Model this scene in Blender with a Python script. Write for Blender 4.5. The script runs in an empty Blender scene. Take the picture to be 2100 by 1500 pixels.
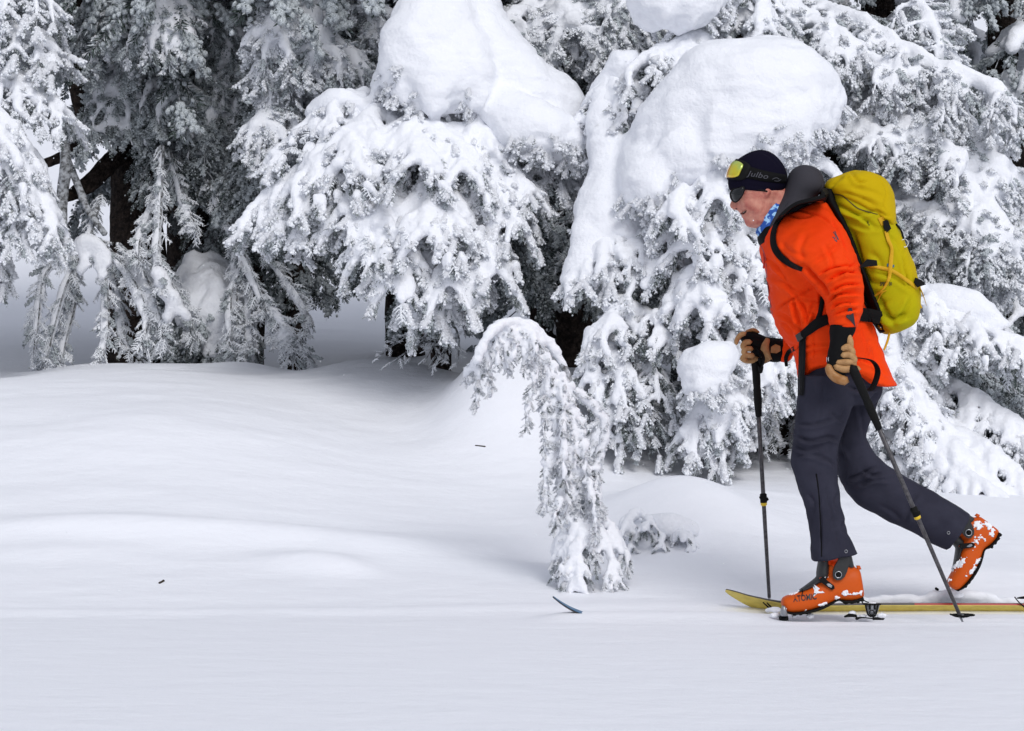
import bpy, bmesh, math, random
import numpy as np
from mathutils import Vector, Matrix
from mathutils.bvhtree import BVHTree

# ------------------------------------------------------------------ camera, light, exposure
SC = bpy.context.scene
COL = SC.collection
H, F = 0.936, 4950.0                       # camera height (m), focal length in photo pixels (2100 wide)
SUN_EL, SUN_AZ = 40, 160                   # sun behind the camera, a little to its right

cd = bpy.data.cameras.new('camera'); cam = bpy.data.objects.new('camera', cd); COL.objects.link(cam)
cam.location = (0, 0, H); cam.rotation_euler = (math.radians(90), 0, 0)
cd.sensor_width = 36; cd.lens = F / 2100 * 36; cd.clip_end = 600
SC.camera = cam

w = bpy.data.worlds.new('World'); SC.world = w; w.use_nodes = True
nt = w.node_tree; nt.nodes.clear()
sky = nt.nodes.new('ShaderNodeTexSky'); sky.sky_type = 'NISHITA'; sky.sun_disc = False
sky.sun_elevation = math.radians(SUN_EL); sky.sun_rotation = math.radians(SUN_AZ)
sky.dust_density = 6; sky.air_density = 1.0; sky.ozone_density = 1.0
hs = nt.nodes.new('ShaderNodeHueSaturation'); hs.inputs['Saturation'].default_value = 0.12
cl = nt.nodes.new('ShaderNodeMix'); cl.data_type = 'RGBA'; cl.inputs[0].default_value = 0.6
cl.inputs[7].default_value = (7.0, 7.5, 8.95, 1)           # even cloud deck mixed over the sky
bg = nt.nodes.new('ShaderNodeBackground'); bg.inputs['Strength'].default_value = 0.083
out = nt.nodes.new('ShaderNodeOutputWorld')
nt.links.new(sky.outputs[0], hs.inputs['Color']); nt.links.new(hs.outputs[0], cl.inputs[6])
nt.links.new(cl.outputs[2], bg.inputs[0]); nt.links.new(bg.outputs[0], out.inputs[0])

sd = bpy.data.lights.new('sun', 'SUN'); sun = bpy.data.objects.new('sun', sd); COL.objects.link(sun)
sd.energy = 1.22; sd.angle = math.radians(26); sd.color = (1.0, 0.98, 0.965)
_e, _a = math.radians(SUN_EL), math.radians(SUN_AZ)
_sv = Vector((math.sin(_a) * math.cos(_e), math.cos(_a) * math.cos(_e), math.sin(_e)))
sun.rotation_euler = _sv.to_track_quat('Z', 'Y').to_euler()

SC.view_settings.view_transform = 'Standard'; SC.view_settings.look = 'None'
SC.view_settings.exposure = 0.02; SC.view_settings.gamma = 1.0
SC.render.engine = 'CYCLES'
SC.cycles.use_denoising = True
SC.cycles.max_bounces = 8; SC.cycles.diffuse_bounces = 5; SC.cycles.transparent_max_bounces = 8

RNG = np.random.default_rng(7)
random.seed(7)

# ------------------------------------------------------------------ helpers
def at(px, py, d):
    """photo pixel + distance -> point of the place (camera level, looking along +Y)"""
    return np.array(((px - 1050) / F * d, d, H + (750 - py) / F * d))

def _hash(i, j, k, s):
    h = (i * 374761393 + j * 668265263 + k * 2147483647 + s * 1274126177) & 0xffffffff
    h = ((h ^ (h >> 13)) * 1274126177) & 0xffffffff
    return ((h ^ (h >> 16)) & 0xffffff) / float(0xffffff) * 2 - 1

def vnoise(P, freq=1.0, seed=0):
    P = np.asarray(P, float) * freq + 1000.0
    I = np.floor(P).astype(np.int64); f = P - I; f = f * f * (3 - 2 * f)
    r = 0
    for a in (0, 1):
        for b in (0, 1):
            for c in (0, 1):
                wgt = (f[:, 0] if a else 1 - f[:, 0]) * (f[:, 1] if b else 1 - f[:, 1]) * (f[:, 2] if c else 1 - f[:, 2])
                r = r + wgt * _hash(I[:, 0] + a, I[:, 1] + b, I[:, 2] + c, seed)
    return r

def fbm(P, freq, seed=0, octv=3):
    r = 0; a = 1; t = 0
    for o in range(octv):
        r = r + a * vnoise(P, freq * 2 ** o, seed + o * 17); t += a; a *= 0.5
    return r / t

def mesh_np(name, V, Fc, mats=(), mi=None, smooth=True):
    me = bpy.data.meshes.new(name)
    if len(Fc) and not isinstance(Fc, np.ndarray) and len({len(f) for f in Fc}) > 1:
        me.from_pydata([tuple(v) for v in V], [], [tuple(int(i) for i in f) for f in Fc])
    else:
        Fc = np.asarray(Fc, np.int32); V = np.asarray(V, np.float32)
        n = Fc.shape[1] if len(Fc) else 3
        me.vertices.add(len(V)); me.vertices.foreach_set('co', V.ravel())
        me.loops.add(Fc.size); me.loops.foreach_set('vertex_index', Fc.ravel())
        me.polygons.add(len(Fc)); me.polygons.foreach_set('loop_start', np.arange(0, Fc.size, n, dtype=np.int32))
        me.update(calc_edges=True)
    for m in mats: me.materials.append(m)
    if mi is not None: me.polygons.foreach_set('material_index', np.asarray(mi, np.int32))
    if smooth: me.polygons.foreach_set('use_smooth', np.ones(len(me.polygons), bool))
    me.validate(); me.update()
    return me

def link(name, me, parent=None, **props):
    o = bpy.data.objects.new(name, me); COL.objects.link(o)
    if parent is not None: o.parent = parent
    for k, v in props.items(): o[k] = v
    return o

def tag(o, label, cat, group=None):
    o['label'] = label; o['category'] = cat
    if group: o['group'] = group
    return o

def empty(name, loc=(0, 0, 0)):
    return link(name, None)

class MB:
    """collects closed pieces into one mesh (mixed face sizes allowed)"""
    def __init__(s): s.V = []; s.F = []; s.M = []; s.n = 0
    def add(s, V, Fc, m=0):
        s.V.append(np.asarray(V, float)); b = s.n
        for f in Fc: s.F.append([int(i) + b for i in f]); s.M.append(m)
        s.n += len(V)
    def tube(s, P, R, n=8, m=0, cap=True, flat=1.0):
        V, Fc = tube(P, R, n, cap, flat); s.add(V, Fc, m)
    def build(s, name, mats, parent=None, smooth=True, **props):
        if not isinstance(mats, (list, tuple)): mats = [mats]
        me = bpy.data.meshes.new(name)
        V = np.concatenate(s.V) if s.V else np.zeros((0, 3))
        me.from_pydata(V.tolist(), [], s.F)
        for m in mats: me.materials.append(m)
        me.polygons.foreach_set('material_index', s.M)
        if smooth: me.polygons.foreach_set('use_smooth', np.ones(len(s.F), bool))
        me.update()
        return link(name, me, parent, **props)

def frames(P):
    P = np.asarray(P, float); T = np.gradient(P, axis=0)
    T /= np.linalg.norm(T, axis=1, keepdims=True) + 1e-12
    up = np.array((0, 0, 1.0)) if abs(T[0, 2]) < 0.9 else np.array((0, 1.0, 0))
    A = []; a = np.cross(up, T[0]); a /= np.linalg.norm(a)
    for t in T:
        a = a - t * np.dot(a, t); a /= np.linalg.norm(a) + 1e-12; A.append(a)
    A = np.array(A); B = np.cross(T, A)
    return P, T, A, B

def tube(P, R, n=8, cap=True, flat=1.0):
    P, T, A, B = frames(P); R = np.broadcast_to(np.asarray(R, float), (len(P),))
    th = np.arange(n) * 2 * math.pi / n
    V = P[:, None, :] + R[:, None, None] * (A[:, None, :] * np.cos(th)[None, :, None] + flat * B[:, None, :] * np.sin(th)[None, :, None])
    V = V.reshape(-1, 3); m = len(P)
    Fc = []
    for i in range(m - 1):
        for j in range(n):
            k = (j + 1) % n
            Fc.append((i * n + j, i * n + k, (i + 1) * n + k, (i + 1) * n + j))
    if cap:
        V = np.concatenate([V, [P[0] - T[0] * R[0] * .8], [P[-1] + T[-1] * R[-1] * .8]])
        a, b = m * n, m * n + 1
        for j in range(n):
            k = (j + 1) % n
            Fc.append((a, k, j)); Fc.append((b, (m - 1) * n + j, (m - 1) * n + k))
    return V, Fc

def cr(P, n):
    """Catmull-Rom through points, n samples per span (works for any vector length)"""
    P = np.asarray(P, float)
    if len(P) < 3 or n < 2:
        return P if n < 2 else np.array([P[0] + (P[-1] - P[0]) * t for t in np.linspace(0, 1, n + 1)])
    Q = np.concatenate([[2 * P[0] - P[1]], P, [2 * P[-1] - P[-2]]]); o = []
    for i in range(1, len(Q) - 2):
        for t in np.arange(n) / n:
            o.append(0.5 * ((2 * Q[i]) + (-Q[i - 1] + Q[i + 1]) * t + (2 * Q[i - 1] - 5 * Q[i] + 4 * Q[i + 1] - Q[i + 2]) * t * t
                            + (-Q[i - 1] + 3 * Q[i] - 3 * Q[i + 1] + Q[i + 2]) * t ** 3))
    o.append(P[-1]); return np.array(o)

def remesh(V, Fc, voxel, smooth=0, name='tmp'):
    """union of closed pieces -> (verts, quads) via a voxel remesh, run once while building"""
    me = bpy.data.meshes.new(name); me.from_pydata(np.asarray(V).tolist(), [], [list(map(int, f)) for f in Fc])
    o = bpy.data.objects.new(name, me); COL.objects.link(o)
    m = o.modifiers.new('r', 'REMESH'); m.mode = 'VOXEL'; m.voxel_size = voxel
    if smooth:
        s = o.modifiers.new('s', 'SMOOTH'); s.iterations = smooth; s.factor = 0.5
    dg = bpy.context.evaluated_depsgraph_get(); ev = o.evaluated_get(dg); em = ev.to_mesh()
    n = len(em.vertices); W = np.empty(n * 3, np.float32); em.vertices.foreach_get('co', W)
    Q = np.empty(len(em.loops), np.int32); em.loops.foreach_get('vertex_index', Q)
    nn = len(em.polygons)
    Q = Q.reshape(nn, -1) if len(em.loops) == nn * 4 else np.array([list(p.vertices)[:3] + [list(p.vertices)[-1]] for p in em.polygons])
    ev.to_mesh_clear(); bpy.data.objects.remove(o); bpy.data.meshes.remove(me)
    return W.reshape(-1, 3).astype(float), Q

def normals(V, Q):
    N = np.zeros_like(V); a, b, c, d = (V[Q[:, i]] for i in range(4))
    n = np.cross(c - a, d - b)
    for i in range(4): np.add.at(N, Q[:, i], n)
    return N / (np.linalg.norm(N, axis=1, keepdims=True) + 1e-12)

# ------------------------------------------------------------------ materials
def mat(name, col, rough=0.6, metal=0.0, spec=0.5, noise=0, nscale=30, bump=0, bscale=80, col2=None, lo=.4, hi=.6, sheen=0, coat=0, detail=4, bdist=.01, sub=0):
    m = bpy.data.materials.new(name); m.use_nodes = True
    nt = m.node_tree; p = nt.nodes['Principled BSDF']; L = nt.links
    p.inputs['Roughness'].default_value = rough; p.inputs['Metallic'].default_value = metal
    p.inputs['Specular IOR Level'].default_value = spec; p.inputs['Sheen Weight'].default_value = sheen
    p.inputs['Coat Weight'].default_value = coat
    p.inputs['Base Color'].default_value = (*col, 1)
    if sub:
        p.inputs['Subsurface Weight'].default_value = sub
        p.inputs['Subsurface Radius'].default_value = (1, .6, .4); p.inputs['Subsurface Scale'].default_value = .01
    tc = nt.nodes.new('ShaderNodeTexCoord')
    if col2 is not None:
        n = nt.nodes.new('ShaderNodeTexNoise'); n.inputs['Scale'].default_value = nscale; n.inputs['Detail'].default_value = detail
        r = nt.nodes.new('ShaderNodeValToRGB'); r.color_ramp.elements[0].position = lo; r.color_ramp.elements[1].position = hi
        r.color_ramp.elements[0].color = (*col, 1); r.color_ramp.elements[1].color = (*col2, 1)
        L.new(tc.outputs['Object'], n.inputs['Vector']); L.new(n.outputs[0], r.inputs[0]); L.new(r.outputs[0], p.inputs['Base Color'])
    if bump:
        n = nt.nodes.new('ShaderNodeTexNoise'); n.inputs['Scale'].default_value = bscale; n.inputs['Detail'].default_value = 5
        b = nt.nodes.new('ShaderNodeBump'); b.inputs['Strength'].default_value = bump; b.inputs['Distance'].default_value = bdist
        L.new(tc.outputs['Object'], n.inputs['Vector']); L.new(n.outputs[0], b.inputs['Height']); L.new(b.outputs[0], p.inputs['Normal'])
    return m

M_SNOW = mat('ground_snow', (.87, .885, .93), .6, spec=.2)
def _ground_relief(m):
    nt = m.node_tree; L = nt.links; p = nt.nodes['Principled BSDF']; tc = nt.nodes.new('ShaderNodeTexCoord'); prev = None
    for sc, st, dist, det in (((4, 7, 4), .35, .03, 4), ((26, 34, 26), .28, .008, 5), ((190, 210, 190), .5, .0025, 3)):
        mp = nt.nodes.new('ShaderNodeMapping'); mp.inputs['Scale'].default_value = sc
        n = nt.nodes.new('ShaderNodeTexNoise'); n.inputs['Scale'].default_value = 1; n.inputs['Detail'].default_value = det
        b = nt.nodes.new('ShaderNodeBump'); b.inputs['Strength'].default_value = st; b.inputs['Distance'].default_value = dist
        L.new(tc.outputs['Object'], mp.inputs[0]); L.new(mp.outputs[0], n.inputs['Vector']); L.new(n.outputs[0], b.inputs['Height'])
        if prev: L.new(prev.outputs[0], b.inputs['Normal'])
        prev = b
    L.new(prev.outputs[0], p.inputs['Normal'])
_ground_relief(M_SNOW)
M_CAP = mat('clinging_snow', (.87, .885, .925), .65, spec=.15, bump=.7, bscale=55, bdist=.009)
M_RIME = mat('rime', (.66, .69, .73), .7, spec=.15, col2=(.88, .90, .93), nscale=60, lo=.30, hi=.50)
M_RIME2 = mat('shaded_rime', (.30, .33, .34), .8, spec=.1, col2=(.64, .68, .71), nscale=45, lo=.38, hi=.62)  # darker copy of the rime, shade put into its colour
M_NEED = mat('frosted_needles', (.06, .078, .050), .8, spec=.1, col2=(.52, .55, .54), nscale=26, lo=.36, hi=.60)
M_NEED2 = mat('shaded_needles', (.018, .028, .020), .8, spec=.1, col2=(.20, .24, .235), nscale=22, lo=.40, hi=.66)  # needles darkened to paint the shaded gaps between boughs
M_BARK = mat('dark_bark', (.016, .013, .012), .95, spec=.1, col2=(.06, .045, .038), nscale=30, lo=.4, hi=.7, bump=1, bscale=45, bdist=.03)
M_TWIG = mat('frosted_twig', (.10, .10, .10), .9, spec=.1, col2=(.55, .57, .60), nscale=40, lo=.35, hi=.6, bump=.6, bscale=120)
# ------------------------------------------------------------------ terrain: one sheet of snow
_rows = np.array([-5, 5, 8.8, 9.15, 9.6, 10, 11, 12, 13, 13.8, 14.6, 16, 18, 21, 26, 40, 80, 150, 300])
_L = np.array([-.35, -.05, 0, .0, .05, .11, .38, .67, .885, .95, .88, .80, 1.12, 1.50, 2.05, 4.4, 12.5, 31., 72])
_C = np.array([-.35, -.05, 0, .0, .035, .08, .26, .46, .66, .76, .80, .86, 1.10, 1.50, 2.05, 4.4, 12.5, 31., 72])
_R = np.array([-.35, -.05, 0, .0, .04, .10, .23, .37, .47, .53, .58, .72, 1.0, 1.40, 2.0, 4.4, 12.5, 31., 72])

def _pch(x, X, Y):
    """smooth monotone-ish interpolation"""
    m = np.gradient(Y, X); i = np.clip(np.searchsorted(X, x) - 1, 0, len(X) - 2)
    h = X[i + 1] - X[i]; t = (x - X[i]) / h
    return ((2 * t ** 3 - 3 * t ** 2 + 1) * Y[i] + (t ** 3 - 2 * t ** 2 + t) * h * m[i] + (-2 * t ** 3 + 3 * t ** 2) * Y[i + 1] + (t ** 3 - t ** 2) * h * m[i + 1])

# px, dist, half width x, half depth, height : drifts and mounds
_BUMPS = [(1080, 12.45, .36, .42, .46), (980, 12.5, .20, .30, .10), (1220, 13.2, .4, .5, .22), (850, 13.15, .62, .50, .20), (-40, 13.6, .4, .5, -.10), (770, 13.5, .3, .3, .06), (640, 10.05, .22, .11, .05), (700, 9.95, .14, .08, .03),
          (1400, 10.95, .36, .36, .20), (1500, 10.7, .22, .2, .05), (1330, 10.5, .2, .2, .02), (380, 10.45, 1.15, .13, .055), (780, 10.32, .3, .12, .03), (120, 10.15, .35, .12, .02),
          (850, 13.7, .12, .1, .05), (500, 13.6, .25, .15, .05), (1560, 11.4, .35, .3, .03), (1980, 9.75, .5, .3, .05),
          (1900, 11.2, .6, .4, .06), (2060, 13.6, .5, .5, .25), (310, 11.8, .7, .5, .05), (1150, 10.35, .35, .14, -.05),
          (1700, 9.75, .5, .12, .02), (210, 14.4, .3, .3, .05)]

def zfun(x, y):
    x = np.asarray(x, float); y = np.asarray(y, float)
    l, c, r = _pch(y, _rows, _L), _pch(y, _rows, _C), _pch(y, _rows, _R)
    u = np.clip(x / np.maximum(y, 5.) / .16, -1.3, 1.3)
    s = lambda t: t * t * (3 - 2 * t)
    z = np.where(u < 0, c + (l - c) * s(np.clip(-u, 0, 1)), c + (r - c) * s(np.clip(u, 0, 1)))
    for px, d, a, b, h in _BUMPS:
        cx = (px - 1050) / F * d
        z = z + h * np.exp(-((x - cx) / a) ** 2 - ((y - d) / b) ** 2)
    near = np.exp(-((y - 10.8) / 4.5) ** 2)
    P = np.stack([x.ravel(), y.ravel() * 1.6, np.zeros(x.size)], 1)
    n1 = fbm(P, .55, 3, 3).reshape(x.shape); n2 = fbm(P * (1, 2.2, 1), 2.1, 9, 3).reshape(x.shape)
    z = z + near * (y > 9.5) * (.03 * n1) * np.clip((y - 9.5) / .8, 0, 1) + .009 * n2 * np.clip((y - 7) / 5, .12, 1)
    far = np.clip((y - 22) / 40, 0, 1)
    n3 = fbm(P, .05, 21, 4).reshape(x.shape); z = z + far * 2.5 * n3
    # soft raised edge of an older track, running from the lower left up to the skis
    yt = 9.22 + .05 * x + .06 * np.sin(x * 1.3)
    z = z + .020 * np.exp(-((y - yt) / .10) ** 2) * np.clip(.9 - x * .6, .25, 1)
    z = z + .030 * np.exp(-((y - 8.9) / .13) ** 2) / (1 + np.exp(-(x - .13) / .03)) / (1 + np.exp((x - .93) / .05))
    # furrows pressed by the two skis, with a little thrown snow beside them
    for yy, x0 in ((8.86, .96), (9.17, .84)):
        k = 1 / (1 + np.exp(-(x - x0) / .05))
        z = z - .012 * k * np.exp(-((y - yy) / .055) ** 2) + .006 * k * np.exp(-((y - yy + .13) / .05) ** 2)
    return z

def _ax(segs):
    o = []
    for a, b, s in segs: o += list(np.arange(a, b, s))
    o.append(segs[-1][1]); return np.array(o)
_xs = _ax([(-160, -40, 20), (-40, -10, 3), (-10, -3.2, .3), (-3.2, 3.2, .028), (3.2, 10, .3), (10, 40, 3), (40, 160, 20)])
_ys = _ax([(-5, 5.5, .5), (5.5, 8.4, .08), (8.4, 9.6, .018), (9.6, 14.5, .03), (14.5, 20, .12), (20, 40, .5), (40, 110, 3), (110, 300, 12)])
X, Y = np.meshgrid(_xs, _ys); Z = zfun(X, Y)
_i = np.arange(len(_xs) - 1); _j = np.arange(len(_ys) - 1); I, J = np.meshgrid(_i, _j); n = len(_xs)
Q = np.stack([J * n + I, J * n + I + 1, (J + 1) * n + I + 1, (J + 1) * n + I], -1).reshape(-1, 4)
link('snow_ground', mesh_np('snow_ground', np.stack([X, Y, Z], -1).reshape(-1, 3), Q, [M_SNOW]), kind='structure')
def ground(x, y): return float(zfun(np.array([x]), np.array([y]))[0])

# ------------------------------------------------------------------ frosted sprigs (shared by the foliage of every tree)
def _ico(c, r, q, seed, amp=.25):
    V = np.array(ICO_V) * np.asarray(r); V = V * (1 + amp * vnoise(np.array(ICO_V) + seed * 3.7, 2.3, seed)[:, None]) + c
    return V, ICO_F
_b = bmesh.new(); bmesh.ops.create_icosphere(_b, subdivisions=1, radius=1)
ICO_V = [tuple(v.co) for v in _b.verts]; ICO_F = [[v.index for v in f.verts] for f in _b.faces]; _b.free()

def _blade(mb, p, d, L, wd, rng, m):
    d = d / np.linalg.norm(d); s = np.cross(d, rng.normal(size=3)); s /= np.linalg.norm(s)
    mb.add([p - s * wd / 2, p + s * wd / 2, p + d * L * .6 + s * wd * .45, p + d * L, p + d * L * .6 - s * wd * .45], [(0, 1, 2, 3, 4)], m)

def sprig(kind, seed):
    """unit-long twig along +X, +Z up. kinds: snow (snow-laden finger), rime (thick hoar), grey (shaded hoar), green (dark tuft), comb (bare twig with frost teeth)"""
    rng = np.random.default_rng(seed); mb = MB()
    bend = rng.normal(0, .06, 3)
    cx = lambda t: np.array((t, bend[1] * t * t * 2, bend[2] * t * t * 2 - .05 * t * t))
    P = np.array([cx(t) for t in np.linspace(0, 1, 6)])
    mb.tube(P, np.linspace(.035, .02, 6), 5, 3)
    if kind == 'snow':
        for i in range(8):
            t = .08 + i * .125 + rng.normal(0, .02)
            V, f = _ico(cx(t) + (0, rng.normal(0, .03), .07), (.15, .17 + rng.random() * .06, .16 + .04 * rng.random()), 1, seed * 9 + i, .35); mb.add(V, f, 0)
        for i in range(26):
            t = rng.random() ** .6 * 1.08; a = rng.uniform(-1.2, math.pi + 1.2)
            V, f = _ico(cx(t) + (.05, math.cos(a) * .20, math.sin(a) * .17), np.array((.075, .07, .07)) * rng.uniform(.6, 1.2), 1, seed * 31 + i, .4); mb.add(V, f, 1)
        nb, mm = 64, 2
    elif kind in ('rime', 'grey'):
        for i in range(5):
            t = .15 + i * .17; V, f = _ico(cx(t), (.13, .11, .11), 1, seed * 9 + i, .45); mb.add(V, f, 0 if kind == 'rime' else 1)
        for s in (-1, 1):
            for i in range(4):
                t = .12 + i * .2 + rng.normal(0, .03); L = (.42 - .28 * t) * rng.uniform(.7, 1.2)
                e = np.array((.75, s * .8, rng.normal(-.1, .25))); e /= np.linalg.norm(e)
                for k in range(3):
                    V, f = _ico(cx(t) + e * L * (k + .6) / 3, np.array((.085, .072, .072)) * rng.uniform(.7, 1.2), 1, seed * 77 + i * 5 + k, .45); mb.add(V, f, 1 if (k or kind == 'grey') else 0)
                for _ in range(4):
                    _blade(mb, cx(t) + e * L * rng.random(), e + rng.normal(0, .6, 3), .13, .035, rng, 2 if rng.random() < .55 else 1)
        nb, mm = 16, 2
    elif kind == 'green':
        for i in range(11):
            t = rng.random(); V, f = _ico(cx(t) + rng.normal(0, .09, 3), (.07, .06, .055), 1, seed * 9 + i, .4); mb.add(V, f, 1)
        nb, mm = 90, 2
    else:  # comb
        for i in range(9):
            t = .05 + i * .105; s = 1 if i % 2 else -1
            e = np.array((.6, s * .9, rng.normal(0, .3))); e /= np.linalg.norm(e); L = (.45 - .25 * t) * rng.uniform(.6, 1.1)
            q = [cx(t), cx(t) + e * L * .5 + (0, 0, .02), cx(t) + e * L + (.05, 0, -.04)]
            mb.tube(q, [.04, .035, .022], 4, 1)
        for i in range(7):
            V, f = _ico(cx(.1 + i * .13) + (0, 0, .03), (.09, .055, .055), 1, seed * 9 + i, .4); mb.add(V, f, 0)
        nb, mm = 12, 1
    for i in range(nb):
        t = rng.random() ** .8; a = rng.uniform(0, 2 * math.pi)
        r = .17 if kind == 'snow' else .04
        if kind == 'snow' and math.sin(a) > .1: continue
        e = np.array((.7 + .9 * (t > .85), math.cos(a), math.sin(a)))
        _blade(mb, cx(t) + (0, math.cos(a) * r, math.sin(a) * r), e, rng.uniform(.13, .22), .036, rng, mm if rng.random() < .75 else 1)
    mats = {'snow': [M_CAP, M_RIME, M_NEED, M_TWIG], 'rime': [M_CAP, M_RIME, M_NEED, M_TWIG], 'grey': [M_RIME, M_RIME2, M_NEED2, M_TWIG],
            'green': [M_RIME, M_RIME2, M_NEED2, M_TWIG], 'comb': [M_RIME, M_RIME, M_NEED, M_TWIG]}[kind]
    o = mb.build('sprig_' + kind, mats); COL.objects.unlink(o)
    return o
KINDS = {}
SPR = []
for k in ('snow', 'rime', 'grey', 'green', 'comb'):
    KINDS[k] = []
    for v in range(3): KINDS[k].append(len(SPR)); SPR.append(sprig(k, len(SPR) * 13 + 5))

def _foliage_group():
    g = bpy.data.node_groups.new('foliage', 'GeometryNodeTree')
    g.interface.new_socket('Geometry', in_out='INPUT', socket_type='NodeSocketGeometry')
    g.interface.new_socket('Geometry', in_out='OUTPUT', socket_type='NodeSocketGeometry')
    N = g.nodes; L = g.links; gi = N.new('NodeGroupInput'); go = N.new('NodeGroupOutput'); jn = N.new('GeometryNodeJoinGeometry')
    def attr(nm, ty):
        a = N.new('GeometryNodeInputNamedAttribute'); a.data_type = ty; a.inputs[0].default_value = nm; return a.outputs[0]
    rot, scl, idx = attr('rot', 'FLOAT_VECTOR'), attr('scl', 'FLOAT'), attr('idx', 'INT')
    for k, o in enumerate(SPR):
        oi = N.new('GeometryNodeObjectInfo'); oi.inputs[0].default_value = o
        gt = N.new('GeometryNodeGeometryToInstance'); L.new(oi.outputs['Geometry'], gt.inputs[0])
        cmp = N.new('FunctionNodeCompare'); cmp.data_type = 'INT'; cmp.operation = 'EQUAL'
        L.new(idx, cmp.inputs[2]); cmp.inputs[3].default_value = k
        ip = N.new('GeometryNodeInstanceOnPoints')
        L.new(gi.outputs[0], ip.inputs['Points']); L.new(cmp.outputs[0], ip.inputs['Selection']); L.new(gt.outputs[0], ip.inputs['Instance'])
        L.new(rot, ip.inputs['Rotation']); L.new(scl, ip.inputs['Scale']); L.new(ip.outputs[0], jn.inputs[0])
    L.new(jn.outputs[0], go.inputs[0]); return g
FG = _foliage_group()

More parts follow.
